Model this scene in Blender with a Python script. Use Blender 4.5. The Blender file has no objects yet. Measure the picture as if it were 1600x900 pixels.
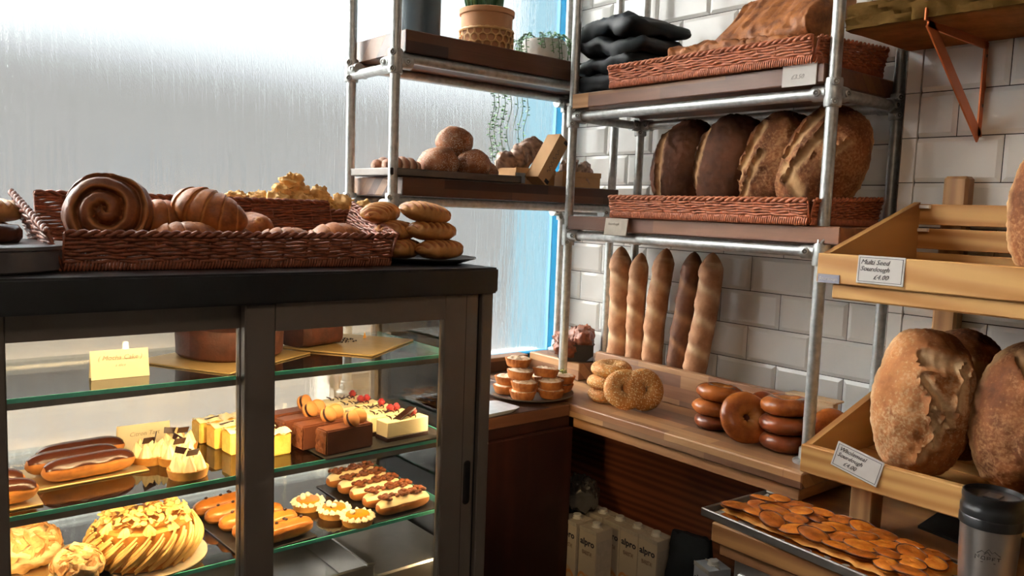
import bpy, bmesh, math, random
from mathutils import Vector, Matrix, noise
PI = math.pi
sc = bpy.context.scene
COL = sc.collection
rnd = random.Random(7)

# ---------------------------------------------------------------- camera, sky, fill light, exposure
cam_d = bpy.data.cameras.new('camera'); cam = bpy.data.objects.new('camera', cam_d); COL.objects.link(cam)
cam_d.sensor_width = 36.0; cam_d.lens = 1261.76 / 1600 * 36.0; cam_d.clip_start = 0.02
def cam_axes(a, b, c):
    ca, sa, cb, sb, cc, ss = math.cos(a), math.sin(a), math.cos(b), math.sin(b), math.cos(c), math.sin(c)
    f = Vector((sa*cb, ca*cb, -sb)); r = Vector((ca, -sa, 0)); u = r.cross(f)
    return cc*r + ss*u, -ss*r + cc*u, f
R_, U_, F_ = cam_axes(0.689222, 0.0969619, 0.0356522)
cam.matrix_world = Matrix(((R_.x, U_.x, -F_.x, -2.02499), (R_.y, U_.y, -F_.y, -1.97505), (R_.z, U_.z, -F_.z, 0.211925), (0, 0, 0, 1)))
sc.camera = cam
sc.view_settings.view_transform = 'Standard'; sc.view_settings.look = 'None'
sc.view_settings.gamma = 1.0; sc.view_settings.use_curve_mapping = False
sc.view_settings.exposure = 0.45
sc.cycles.use_denoising = True
sc.cycles.max_bounces = 10; sc.cycles.transparent_max_bounces = 24; sc.cycles.sample_clamp_indirect = 8.0

SKY_H, SKY_Z, SKY_S = (0.42, 0.46, 0.50), (1.00, 1.10, 1.2), 1.0
SUN_DIR = Vector((-0.47, 0.74, 0.44)).normalized(); GLOW = 112.0
w = bpy.data.worlds.new('overcast_sky'); sc.world = w; w.use_nodes = True
nt = w.node_tree; nt.nodes.clear()
o_ = nt.nodes.new('ShaderNodeOutputWorld'); bg = nt.nodes.new('ShaderNodeBackground')
tc = nt.nodes.new('ShaderNodeTexCoord'); sx = nt.nodes.new('ShaderNodeSeparateXYZ')
rp = nt.nodes.new('ShaderNodeValToRGB'); rp.color_ramp.elements[0].color = (*SKY_H, 1); rp.color_ramp.elements[1].color = (*SKY_Z, 1)
rp.color_ramp.elements[1].position = 0.6
nt.links.new(tc.outputs['Generated'], sx.inputs[0]); nt.links.new(sx.outputs['Z'], rp.inputs[0])
dt_ = nt.nodes.new('ShaderNodeVectorMath'); dt_.operation = 'DOT_PRODUCT'; dt_.inputs[1].default_value = SUN_DIR
nt.links.new(tc.outputs['Generated'], dt_.inputs[0])
gm = nt.nodes.new('ShaderNodeMath'); gm.operation = 'MAXIMUM'; gm.inputs[1].default_value = 0; nt.links.new(dt_.outputs['Value'], gm.inputs[0])
gp = nt.nodes.new('ShaderNodeMath'); gp.operation = 'POWER'; gp.inputs[1].default_value = 28; nt.links.new(gm.outputs[0], gp.inputs[0])   # veiled sun, a broad glow
gs = nt.nodes.new('ShaderNodeVectorMath'); gs.operation = 'SCALE'; gs.inputs[0].default_value = (1.0, .97, .93); 
gq = nt.nodes.new('ShaderNodeMath'); gq.operation = 'MULTIPLY'; gq.inputs[1].default_value = GLOW; nt.links.new(gp.outputs[0], gq.inputs[0]); nt.links.new(gq.outputs[0], gs.inputs['Scale'])
ga = nt.nodes.new('ShaderNodeVectorMath'); ga.operation = 'ADD'; nt.links.new(rp.outputs[0], ga.inputs[0]); nt.links.new(gs.outputs[0], ga.inputs[1])
nt.links.new(ga.outputs[0], bg.inputs[0]); bg.inputs[1].default_value = SKY_S
nt.links.new(bg.outputs[0], o_.inputs[0])

def area(name, loc, target, sx_, sy_, power, color):
    d = bpy.data.lights.new(name, 'AREA'); d.shape = 'RECTANGLE'; d.size = sx_; d.size_y = sy_; d.energy = power; d.color = color
    o = bpy.data.objects.new(name, d); COL.objects.link(o); o.location = loc
    o.rotation_euler = (Vector(target) - Vector(loc)).to_track_quat('-Z', 'Y').to_euler(); return o
# added fill under the ceiling behind the camera, brightens the room, no fixture
area('room_fill_light', (-2.3, -2.6, 1.55), (-1.6, -1.5, -0.6), 1.2, 0.5, 13, (1.0, 0.76, 0.54))

# ---------------------------------------------------------------- materials
def hexc(h):
    h = h.lstrip('#'); v = [int(h[i:i+2], 16)/255 for i in (0, 2, 4)]
    return tuple(x/12.92 if x <= .04045 else ((x+.055)/1.055)**2.4 for x in v)
MATS = {}
class NT:
    def __init__(s, name):
        s.m = bpy.data.materials.new(name); s.m.use_nodes = True; s.t = s.m.node_tree; s.t.nodes.clear()
        s.out = s.n('ShaderNodeOutputMaterial')
    def n(s, t, **kw):
        x = s.t.nodes.new(t)
        for k, v in kw.items():
            if k[0] == 'i' and k[1:].isdigit(): x.inputs[int(k[1:])].default_value = v
            elif hasattr(x, k): setattr(x, k, v)
            else: x.inputs[k.replace('_', ' ')].default_value = v
        return x
    def l(s, a, b): s.t.links.new(a, b)
    def ramp(s, fac, stops):
        r = s.n('ShaderNodeValToRGB'); e = r.color_ramp.elements
        while len(e) < len(stops): e.new(0.5)
        for i, (p, c) in enumerate(stops): e[i].position = p; e[i].color = (*c, 1)
        s.l(fac, r.inputs[0]); return r.outputs[0]
    def mix(s, fac, a, b, mode='MIX'):
        m = s.n('ShaderNodeMix', data_type='RGBA', blend_type=mode)
        for v, i in ((fac, 0), (a, 6), (b, 7)):
            if hasattr(v, 'links'): s.l(v, m.inputs[i])
            elif i == 0: m.inputs[0].default_value = v
            else: m.inputs[i].default_value = (*v, 1)
        return m.outputs[2]
    def coord(s, scale=(1, 1, 1)):
        c = s.n('ShaderNodeTexCoord'); mp = s.n('ShaderNodeMapping'); mp.inputs[3].default_value = scale
        s.l(c.outputs['Object'], mp.inputs[0]); return mp.outputs[0]
    def noise(s, co, scale, detail=4, rough=.6):
        x = s.n('ShaderNodeTexNoise'); x.inputs['Scale'].default_value = scale; x.inputs['Detail'].default_value = detail; x.inputs['Roughness'].default_value = rough
        s.l(co, x.inputs['Vector']); return x.outputs[0]
    def bump(s, h, strength=.3, dist=.002):
        b = s.n('ShaderNodeBump'); b.inputs['Strength'].default_value = strength; b.inputs['Distance'].default_value = dist
        s.l(h, b.inputs['Height']); return b.outputs[0]
    def pbr(s, col, rough=.5, metal=0.0, normal=None, spec=.5, **kw):
        p = s.n('ShaderNodeBsdfPrincipled')
        if hasattr(col, 'links'): s.l(col, p.inputs['Base Color'])
        else: p.inputs['Base Color'].default_value = (*col, 1)
        if hasattr(rough, 'links'): s.l(rough, p.inputs['Roughness'])
        else: p.inputs['Roughness'].default_value = rough
        p.inputs['Metallic'].default_value = metal; p.inputs['Specular IOR Level'].default_value = spec
        if normal is not None: s.l(normal, p.inputs['Normal'])
        for k, v in kw.items(): p.inputs[k.replace('_', ' ')].default_value = v
        s.l(p.outputs[0], s.out.inputs[0]); return p

def M(name, col, rough=.5, metal=0.0, var=.12, nscale=30, bump=0.0, bscale=200, spec=.5, **kw):
    """plain coloured surface with a little tonal variation and fine relief"""
    if name in MATS: return MATS[name]
    if isinstance(col, str): col = hexc(col)
    t = NT(name); co = t.coord(); f = t.noise(co, nscale)
    c = t.ramp(f, [(.3, tuple(v*(1-var) for v in col)), (.7, tuple(min(1, v*(1+var)) for v in col))])
    nrm = t.bump(t.noise(co, bscale), bump, .001) if bump else None
    t.pbr(c, rough, metal, nrm, spec, **kw); MATS[name] = t.m; return t.m

def crust(name, dark, mid, pale, rough=.55, nscale=18, bump=.5, bscale=120, speck=None, speck_scale=260, speck_at=.62, spec=.3, flour=0.0):
    """baked dough: mottled dark to mid crust; the mesh attribute t lets score lines and floury sides show pale"""
    if name in MATS: return MATS[name]
    dark, mid, pale = [hexc(x) if isinstance(x, str) else x for x in (dark, mid, pale)]
    t = NT(name); co = t.coord(); f = t.noise(co, nscale, 6, .65)
    c = t.ramp(f, [(.33, dark), (.62, mid)])
    at = t.n('ShaderNodeAttribute', attribute_name='t'); f2 = t.noise(co, nscale*4, 4)
    k = t.n('ShaderNodeMath', operation='MULTIPLY_ADD'); t.l(f2, k.inputs[0]); k.inputs[1].default_value = .5; k.inputs[2].default_value = .75
    k2 = t.n('ShaderNodeMath', operation='MULTIPLY', use_clamp=True); t.l(at.outputs['Fac'], k2.inputs[0]); t.l(k.outputs[0], k2.inputs[1])
    c = t.mix(k2.outputs[0], c, pale)
    if flour:
        ff = t.ramp(t.mix(.5, t.noise(co, 7, 3), t.noise(co, 160, 3)), [(.50, (0, 0, 0)), (.62, (flour,)*3)]); c = t.mix(ff, c, pale)
    h = t.noise(co, bscale, 5)
    if speck:
        v = t.n('ShaderNodeTexVoronoi'); v.inputs['Scale'].default_value = speck_scale; t.l(co, v.inputs['Vector'])
        lt = t.ramp(v.outputs['Distance'], [(.30, (1, 1, 1)), (.42, (0, 0, 0))])
        g = t.ramp(t.noise(co, 14), [(speck_at-.3, (0, 0, 0)), (speck_at, (1, 1, 1))])
        s = t.mix(1.0, lt, g, 'MULTIPLY'); c = t.mix(s, c, hexc(speck))
        h = t.mix(.6, h, s, 'ADD')
    t.pbr(c, rough, 0, t.bump(h, bump, .0016), spec); MATS[name] = t.m; return t.m

def staves(name, cols, length, width, axis='y', rough=.45, gsc=1.0):
    """butcher-block timber: glued staves of differing colour with grain along them"""
    if name in MATS: return MATS[name]
    t = NT(name); c = t.n('ShaderNodeTexCoord'); sp = t.n('ShaderNodeSeparateXYZ'); t.l(c.outputs['Object'], sp.inputs[0])
    cb = t.n('ShaderNodeCombineXYZ')
    al, ac = ('Y', 'X') if axis == 'y' else ('X', 'Y')
    t.l(sp.outputs[al], cb.inputs[0])
    ad = t.n('ShaderNodeMath', operation='ADD'); t.l(sp.outputs[ac], ad.inputs[0]); t.l(sp.outputs['Z'], ad.inputs[1])
    t.l(ad.outputs[0], cb.inputs[1])
    b = t.n('ShaderNodeTexBrick', offset=.37); b.inputs['Scale'].default_value = 1.0
    b.inputs['Brick Width'].default_value = length; b.inputs['Row Height'].default_value = width; b.inputs['Mortar Size'].default_value = .0004
    b.inputs['Color1'].default_value = (0, 0, 0, 1); b.inputs['Color2'].default_value = (1, 1, 1, 1); b.inputs['Mortar'].default_value = (.2, .2, .2, 1)
    t.l(cb.outputs[0], b.inputs['Vector'])
    n = len(cols)
    base = t.ramp(b.outputs['Color'], [((i+.5)/n, hexc(x)) for i, x in enumerate(cols)])
    sc_ = (60, 4, 60) if axis == 'y' else (4, 60, 60)
    g = t.noise(t.coord(tuple(v*gsc for v in sc_)), 1.0, 5, .6)
    col = t.mix(.55, base, t.ramp(g, [(.3, (.55, .5, .45)), (.7, (1, 1, 1))]), 'MULTIPLY')
    t.pbr(col, rough, 0, t.bump(g, .12, .001), .4); MATS[name] = t.m; return t.m

def grain(name, a, b, axis='x', rough=.5, sc1=1.0, ring=.55):
    """plain sawn timber with rings stretched along one axis"""
    if name in MATS: return MATS[name]
    t = NT(name)
    s = {'x': (2.2, 26, 26), 'y': (26, 2.2, 26), 'z': (26, 26, 2.2)}[axis]
    co = t.coord(tuple(v*sc1 for v in s)); n1 = t.noise(co, 1.0, 3, .5)
    wv = t.n('ShaderNodeTexWave', wave_type='RINGS'); wv.inputs['Scale'].default_value = .55; wv.inputs['Distortion'].default_value = 5; wv.inputs['Detail'].default_value = 3
    t.l(co, wv.inputs['Vector'])
    f = t.mix(ring, n1, wv.outputs['Fac'] if 'Fac' in wv.outputs else wv.outputs[1])
    c = t.ramp(f, [(.25, hexc(a)), (.75, hexc(b))])
    t.pbr(c, rough, 0, t.bump(f, .08, .001), .35); MATS[name] = t.m; return t.m

def glass_thin(name, tint, refl=1.0, rough=.0):
    """clear pane: passes light straight through, mirrors by angle"""
    t = NT(name); tr = t.n('ShaderNodeBsdfTransparent'); tr.inputs[0].default_value = (*tint, 1)
    gl = t.n('ShaderNodeBsdfGlossy'); gl.inputs['Roughness'].default_value = rough
    fr = t.n('ShaderNodeFresnel'); fr.inputs['IOR'].default_value = 1.5
    ml = t.n('ShaderNodeMath', operation='MULTIPLY', use_clamp=True); t.l(fr.outputs[0], ml.inputs[0]); ml.inputs[1].default_value = refl
    mx = t.n('ShaderNodeMixShader'); t.l(ml.outputs[0], mx.inputs[0]); t.l(tr.outputs[0], mx.inputs[1]); t.l(gl.outputs[0], mx.inputs[2])
    t.l(mx.outputs[0], t.out.inputs[0]); MATS[name] = t.m; return t.m

def fogged():
    """condensation-covered pane: wide rough refraction, thin scattering film, vertical runs"""
    t = NT('steamed_glass')
    co = t.coord((1, 1, 1)); n_big = t.noise(t.coord((95, 1, 4.0)), 1.0, 5, .6); n_sm = t.noise(t.coord((160, 1, 40)), 1.0, 3, .6)
    runs = t.ramp(n_big, [(.52, (0, 0, 0)), (.66, (1, 1, 1))])
    h = t.mix(.45, runs, n_sm)
    nrm = t.bump(h, .42, .003)
    g = t.n('ShaderNodeBsdfGlass', distribution='BECKMANN'); g.inputs['Color'].default_value = (.97, .985, .98, 1); g.inputs['IOR'].default_value = 1.42; t.l(nrm, g.inputs['Normal'])
    g.inputs['Roughness'].default_value = .23
    tl = t.n('ShaderNodeBsdfTranslucent'); tl.inputs[0].default_value = (.9, .92, .92, 1); t.l(nrm, tl.inputs['Normal'])
    mx = t.n('ShaderNodeMixShader'); mx.inputs[0].default_value = .05
    t.l(g.outputs[0], mx.inputs[1]); t.l(tl.outputs[0], mx.inputs[2]); t.l(mx.outputs[0], t.out.inputs[0]); return t.m

STEAM = fogged()
CLEAR = glass_thin('clear_glass', (.96, .97, .965), 1.0)
def misted():
    t = NT('misted_glass'); tr = t.n('ShaderNodeBsdfTransparent'); tr.inputs[0].default_value = (.93, .92, .90, 1)
    gl = t.n('ShaderNodeBsdfGlossy'); gl.inputs['Roughness'].default_value = .03
    df = t.n('ShaderNodeBsdfDiffuse'); df.inputs[0].default_value = (.80, .74, .66, 1)
    n1 = t.noise(t.coord((30, 1, 5)), 1.0, 4); k = t.n('ShaderNodeMapRange'); k.inputs[3].default_value = .16; k.inputs[4].default_value = .34; t.l(n1, k.inputs[0])
    fr = t.n('ShaderNodeFresnel'); fr.inputs['IOR'].default_value = 1.5
    m1 = t.n('ShaderNodeMixShader'); t.l(k.outputs[0], m1.inputs[0]); t.l(tr.outputs[0], m1.inputs[1]); t.l(df.outputs[0], m1.inputs[2])
    m2 = t.n('ShaderNodeMixShader'); t.l(fr.outputs[0], m2.inputs[0]); t.l(m1.outputs[0], m2.inputs[1]); t.l(gl.outputs[0], m2.inputs[2])
    t.l(m2.outputs[0], t.out.inputs[0]); return t.m
MIST = misted()
SHELFG = glass_thin('shelf_glass', (.90, .95, .935), 1.6)
TILE = M('white_glazed_tile', (.80, .785, .75), .12, var=.03, nscale=8, spec=.5)
GROUT = M('dark_grout', (.035, .03, .026), .9)
PIPE = M('galvanised_pipe', (.50, .51, .50), .46, .85, .22, 60, .25, 150)
SCREW = M('screw_head', (.16, .16, .15), .4, .9)
BLUE = M('blue_frame_paint', '#17678c', .8, var=.05, spec=.1)
BLUEO = M('outer_blue_paint', (.0005, .058, .090), 1.0, var=.05, spec=0.0)
BLOCK = staves('walnut_block_x', ['#3a2118', '#5b3826', '#6d4630', '#4a2c1f', '#8a6243'], .38, .042, 'x')
BLOCKY = staves('walnut_block_y', ['#6b4a35', '#8d6244', '#a2764f', '#5d4032', '#b48a60'], .34, .042, 'y')
SHELFY = staves('shelf_block_y', ['#6b4632', '#7d5238', '#8a5c3e', '#6a4433', '#96693f'], .55, .042, 'y')
CABX = grain('dark_cabinet_timber', '#2a120e', '#3d1b14', 'z', .45)
PANELY = grain('brown_back_panel', '#5a2e1c', '#7c4429', 'y', .5)
PINE = grain('pine_x', '#a9763f', '#c89a5e', 'y', .5, .8)
PINEX = grain('pine_depth', '#8f6236', '#b0834c', 'x', .5, .8)
PINEZ = grain('pine_post', '#8a6340', '#a97f52', 'z', .5, .8)
OAKY = grain('counter_oak', '#a0714a', '#b98a5f', 'y', .5, .7)
WICK = M('wicker', '#a65c38', .55, 0, .35, 90, .4, 300)
WICKD = M('dark_wicker', '#85482e', .5, 0, .35, 90, .4, 300)
TAUPE = M('taupe_metal', (.155, .130, .108), .42, .25, .06, 12)
BLACK = M('black_laminate', (.010, .010, .011), .35, 0, .2, 12)
STEEL = M('brushed_steel', (.52, .50, .48), .34, .95, .08, 20, .1, 90)
EDGE = M('glass_edge', (.13, .68, .54), .25, 0, .12, 20, Transmission_Weight=.15)
PAPER = M('white_card', (.72, .68, .64), .8, var=.04)
CREAMP = M('cream_card', (.66, .57, .38), .8, var=.03)
INK = M('ink', (.05, .045, .05), .7)
KRAFT = M('kraft_card', '#b48a5c', .8, var=.06)
GOLD = M('gold_cake_board', (.55, .38, .16), .35, .7, .1)
BLKBOARD = M('black_card', (.016, .013, .012), .5)
COPPER = M('copper', '#c06a3c', .38, .55, .12, 15)
CHOC = M('milk_chocolate', '#6b3a24', .5, 0, .12, 40, .2)
DCHOC = M('dark_chocolate', '#2f1710', .35, 0, .2, 40, .2)
GLAZE = M('chocolate_glaze', '#4a2417', .22, 0, .15, 40, .15, 120)
CREAM = M('cream', '#f3e2b0', .5, 0, .05, 40, .15, 160)
CARAMEL = M('caramel', '#b9702c', .28, 0, .18, 40, .2, 120)
BERRY = M('raspberry', '#a01f25', .4, 0, .2, 80, .8, 500)

# ---------------------------------------------------------------- mesh helpers
class MB:
    def __init__(s): s.v = []; s.f = []; s.t = []; s.mi = []; s.cur = 0
    def add(s, vs, fs, t=None):
        b = len(s.v); s.v += [tuple(x) for x in vs]; s.f += [[i+b for i in f] for f in fs]
        s.t += list(t) if t is not None else [0.0]*len(vs); s.mi += [s.cur]*len(fs); return s
    def box(s, x0, x1, y0, y1, z0, z1, bev=0.0, M4=None, seg=1):
        bm = bmesh.new(); bmesh.ops.create_cube(bm, size=1)
        for v in bm.verts: v.co = Vector(((x0+x1)/2 + v.co.x*(x1-x0), (y0+y1)/2 + v.co.y*(y1-y0), (z0+z1)/2 + v.co.z*(z1-z0)))
        if bev: bmesh.ops.bevel(bm, geom=list(bm.edges), offset=bev, segments=seg, affect='EDGES', clamp_overlap=True)
        bm.verts.index_update()
        vs = [(M4 @ v.co if M4 else v.co) for v in bm.verts]; fs = [[v.index for v in f.verts] for f in bm.faces]
        bm.free(); return s.add(vs, fs)
    def prism(s, poly, d, M4=None):
        """poly in xz, extruded along y from 0 to d"""
        n = len(poly); vs = [Vector((p[0], 0, p[1])) for p in poly] + [Vector((p[0], d, p[1])) for p in poly]
        fs = [list(range(n)), list(range(2*n-1, n-1, -1))] + [[i, i+n, (i+1) % n + n, (i+1) % n] for i in range(n)]
        return s.add([M4 @ v for v in vs] if M4 else vs, fs)
    def grid(s, fn, nu, nv, cu=False, cv=False, caps=False, M4=None):
        vs = []; ts = []
        for i in range(nu):
            for j in range(nv):
                r = fn(i/(nu if cu else nu-1), j/(nv if cv else nv-1))
                if isinstance(r, tuple): p, t = r
                else: p, t = r, 0.0
                vs.append(M4 @ Vector(p) if M4 else Vector(p)); ts.append(t)
        fs = []
        for i in range(nu if cu else nu-1):
            for j in range(nv if cv else nv-1):
                a, b = i, (i+1) % nu; c, d = j, (j+1) % nv
                fs.append([a*nv+c, b*nv+c, b*nv+d, a*nv+d])
        if caps and cv: fs.append(list(range(nv))[::-1]); fs.append([(nu-1)*nv+j for j in range(nv)])
        return s.add(vs, fs, ts)
    def tube(s, pts, r, n=8, caps=True, M4=None):
        pts = [Vector(p) for p in pts]; m = len(pts); vs = []
        up = None
        for i, p in enumerate(pts):
            d = (pts[min(i+1, m-1)] - pts[max(i-1, 0)])
            d = d.normalized() if d.length > 1e-9 else Vector((0, 0, 1))
            if up is None: up = d.orthogonal().normalized()
            up = (up - d*up.dot(d)); up = up.normalized() if up.length > 1e-6 else d.orthogonal().normalized()
            b = d.cross(up); rr = r(i/(m-1)) if callable(r) else r
            for k in range(n):
                a = 2*PI*k/n; q = p + up*(math.cos(a)*rr) + b*(math.sin(a)*rr); vs.append(M4 @ q if M4 else q)
        fs = [[i*n+k, i*n+(k+1) % n, (i+1)*n+(k+1) % n, (i+1)*n+k] for i in range(m-1) for k in range(n)]
        if caps: fs += [list(range(n))[::-1], [(m-1)*n+k for k in range(n)]]
        return s.add(vs, fs)
    def lathe(s, prof, n=24, M4=None, fn=None):
        """prof: (radius, z); closed with caps where radius is 0"""
        m = len(prof); vs = []
        for i, (r, z) in enumerate(prof):
            for k in range(n):
                a = 2*PI*k/n; rr, zz = (fn(r, z, a) if fn else (r, z)); q = Vector((rr*math.cos(a), rr*math.sin(a), zz)); vs.append(M4 @ q if M4 else q)
        fs = [[i*n+k, i*n+(k+1) % n, (i+1)*n+(k+1) % n, (i+1)*n+k] for i in range(m-1) for k in range(n)]
        fs += [list(range(n))[::-1], [(m-1)*n+k for k in range(n)]]
        return s.add(vs, fs)
    def ball(s, rx, ry, rz, c=(0, 0, 0), nu=12, nv=18, fn=None, M4=None):
        """ellipsoid, poles on z; fn(direction) -> (radial factor, t)"""
        c = Vector(c)
        def g(u, v):
            th = PI*min(max(u, .004), .996); ph = 2*PI*v
            d = Vector((math.sin(th)*math.cos(ph), math.sin(th)*math.sin(ph), math.cos(th)))
            k, t = fn(d) if fn else (1.0, 0.0)
            return (Vector((d.x*rx*k, d.y*ry*k, d.z*rz*k)) + c, t)
        return s.grid(g, nu, nv, cv=True, caps=True, M4=M4)
    def mesh(s, name, mats, smooth=True, angle=None):
        me = bpy.data.meshes.new(name); me.from_pydata(s.v, [], s.f)
        for m in (mats if isinstance(mats, (list, tuple)) else [mats]): me.materials.append(m)
        if any(s.t): me.attributes.new('t', 'FLOAT', 'POINT').data.foreach_set('value', s.t)
        if any(s.mi): me.polygons.foreach_set('material_index', s.mi)
        bm = bmesh.new(); bm.from_mesh(me); bmesh.ops.recalc_face_normals(bm, faces=bm.faces); bm.to_mesh(me); bm.free()
        if smooth:
            me.polygons.foreach_set('use_smooth', [True]*len(me.polygons))
            if angle: me.set_sharp_from_angle(angle=math.radians(angle))
        me.update(); return me
    def build(s, name, mats, parent=None, smooth=True, angle=35, loc=None, rot=None):
        return put(name, s.mesh(name, mats, smooth, angle), parent, loc, rot)
def put(name, data, parent=None, loc=None, rot=None):
    o = bpy.data.objects.new(name, data); COL.objects.link(o)
    if parent: o.parent = parent
    if loc: o.location = loc
    if rot: o.rotation_euler = rot
    return o
def tag(o, label=None, cat=None, group=None, kind=None):
    if label: o['label'] = label
    if cat: o['category'] = cat
    if group: o['group'] = group
    if kind: o['kind'] = kind
    return o
def thing(name, label, cat, loc=(0, 0, 0), rot=(0, 0, 0), group=None):
    o = bpy.data.objects.new(name, None); COL.objects.link(o); o.empty_display_size = .05
    o.location = loc; o.rotation_euler = rot if isinstance(rot, (tuple, list)) else (0, 0, rot)
    return tag(o, label, cat, group)
def dup(root, loc, rot=None, label=None, scale=None, group=None):
    """copy a thing with its parts and sub-parts"""
    r = root.copy(); COL.objects.link(r); r.location = loc
    if rot is not None: r.rotation_euler = rot if isinstance(rot, (tuple, list)) else (0, 0, rot)
    if scale: r.scale = scale if isinstance(scale, (tuple, list)) else (scale,)*3
    if label: r['label'] = label
    if group: r['group'] = group
    for ch in list(root.children):
        c = ch.copy(); COL.objects.link(c); c.parent = r
        for g in ch.children:
            d = g.copy(); COL.objects.link(d); d.parent = c
    return r
TXT = {}
def text_mesh(txt, size, mat, shear=0.0, align='LEFT', bold=0.0):
    k = (txt, size, mat.name, shear, align, bold)
    if k not in TXT:
        cu = bpy.data.curves.new('lettering', 'FONT'); cu.body = txt; cu.size = size; cu.shear = shear; cu.align_x = align
        cu.offset = bold; cu.extrude = .0002; cu.resolution_u = 2
        o = bpy.data.objects.new('lettering', cu); COL.objects.link(o); bpy.context.view_layer.update()
        me = bpy.data.meshes.new_from_object(o.evaluated_get(bpy.context.evaluated_depsgraph_get())); me.name = 'lettering'
        bpy.data.objects.remove(o); bpy.data.curves.remove(cu); me.materials.clear(); me.materials.append(mat); TXT[k] = me
    return TXT[k]
def writing(name, txt, size, mat, parent, loc, rot, shear=.25, align='LEFT', bold=0.0):
    return put(name, text_mesh(txt, size, mat, shear, align, bold), parent, loc, rot)
def nz(p, s=1.0, o=4, seed=0.0):
    return noise.fractal(Vector(p)*s + Vector((seed*7.31, seed*3.17, seed*1.7)), .9, 2.0, o)
def T(loc, rot=(0, 0, 0), scl=1.0):
    m = Matrix.Translation(loc)
    if any(rot): m = m @ Matrix.Rotation(rot[2], 4, 'Z') @ Matrix.Rotation(rot[1], 4, 'Y') @ Matrix.Rotation(rot[0], 4, 'X')
    return m @ Matrix.Scale(scl, 4) if scl != 1 else m
W90 = -PI/2                                    # turns a front (local -y) toward the room from the tiled wall
FLOOR = -1.238
# ---------------------------------------------------------------- the setting
def struct(name, mb, mat, parent=None, **kw):
    o = mb.build(name, mat, parent, **kw)
    if parent is None: o['kind'] = 'structure'
    return o
struct('floor', MB().box(-5.2, .3, -5.2, .3, FLOOR-.05, FLOOR), M('dark_floor_tiles', (.11, .085, .07), .45), smooth=False)
struct('ceiling', MB().box(-5.2, .3, -5.2, .3, 1.60, 1.65), M('ceiling_paint', (.70, .68, .64), .9), smooth=False)
WALLP = M('shop_wall_paint', (.42, .37, .32), .85)
struct('wall_left', MB().box(-5.2, -5.15, -5.2, .3, FLOOR, 1.6), WALLP, smooth=False)
struct('wall_back', MB().box(-5.2, .3, -5.2, -5.15, FLOOR, 1.6), WALLP, smooth=False)
wf = MB()
wf.box(-.93, 0, .165, .30, FLOOR, -.30); wf.box(-5.2, -.93, .165, .30, FLOOR, -.80); wf.box(-5.2, 0, .165, .30, 1.54, 1.6); wf.box(-5.2, -3.35, .165, .30, -.30, 1.54)
struct('wall_front', wf, WALLP, smooth=False)
# window: one long steamed pane, blue frame at the corner
win = tag(put('window_1', MB().prism([(-3.35, -.80), (-.93, -.80), (-.93, -.30), (-.062, -.30), (-.062, 1.54), (-3.35, 1.54)], .006, Matrix.Translation((0, .190, 0))).mesh('pane', STEAM, False)), kind='structure')
fr = MB(); fr.box(-.062, -.026, .160, .215, -.30, 1.54, .003); fr.box(-3.35, -3.29, .160, .215, -.30, 1.54, .003)
fr.box(-3.35, -.02, .160, .215, 1.39, 1.43, .003); fr.box(-.93, -.02, .160, .215, -.33, -.292, .003); fr.box(-3.35, -.93, .160, .215, -.83, -.79, .003)
fr.build('window_frame', BLUE, win)
MB().box(-.020, .004, .150, .215, -.34, 1.54, .003).build('frame_cover_strip', BLUE, win)
MB().box(-.058, .20, .215, .42, FLOOR, 1.5, .004).build('outer_reveal', BLUEO, win)
MB().box(-.93, -.2, .135, .19, -.338, -.290, .002).build('window_sill', BLOCK, win)

# tiled wall beside the window
wr = struct('wall_right', MB().box(.0045, .12, -5.2, .17, FLOOR, 1.6), GROUT, smooth=False)
tile_cache = {}
def tile_mesh(wy, hz, bl=True, br=True, bt=True, bb=True, plain=False):
    k = (round(wy, 4), round(hz, 4), bl, br, bt, bb, plain)
    if k in tile_cache: return tile_cache[k]
    m = MB(); e = .010; d = .0065; lo = .0022
    y0, y1, z0, z1 = -wy/2, wy/2, -hz/2, hz/2
    a0, a1, c0, c1 = y0+(e if br else 0), y1-(e if bl else 0), z0+(e if bb else 0), z1-(e if bt else 0)
    if plain: a0, a1, c0, c1 = y0+.001, y1-.001, z0+.001, z1-.001
    vs = [(0, y0, z0), (0, y1, z0), (0, y1, z1), (0, y0, z1), (-lo, y0, z0), (-lo, y1, z0), (-lo, y1, z1), (-lo, y0, z1),
          (-d, a0, c0), (-d, a1, c0), (-d, a1, c1), (-d, a0, c1)]
    fs = [[0, 1, 2, 3]]
    for i in range(4):
        j = (i+1) % 4; fs += [[i, j, j+4, i+4], [i+4, j+4, j+8, i+8]]
    fs.append([8, 9, 10, 11]); m.add(vs, fs)
    tile_cache[k] = m.mesh('tile', TILE, False); return tile_cache[k]
def tile_rows(parent, xp, z_from, z_to, y_hi, y_lo, joint, gap=.0022):
    k = 0
    for j in range(z_from, z_to):
        z0 = .102*j; off = joint(j); n0 = math.floor((off - y_hi)/.202) - 1
        n = n0
        while True:
            a = off - .202*n; b = a - .202; n += 1
            if a <= y_lo: break
            cut_a = a > y_hi; cut_b = b < y_lo
            a2 = min(a, y_hi); b2 = max(b, y_lo)
            if a2 - b2 < .012: continue
            put('tile', tile_mesh(a2-b2-gap, .102-gap, not cut_a, not cut_b), parent, (xp+.0065, (a2+b2)/2, z0+.051)); k += 1
    return k
tile_rows(wr, -.001, -4, 10, .165, -1.085, lambda j: 0 if j % 2 == 0 else -.101)
pl = tag(put('pillar', MB().box(-.1155, .004, -5.2, -1.070, FLOOR, 1.6).mesh('pillar', GROUT, False)), kind='structure')
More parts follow.
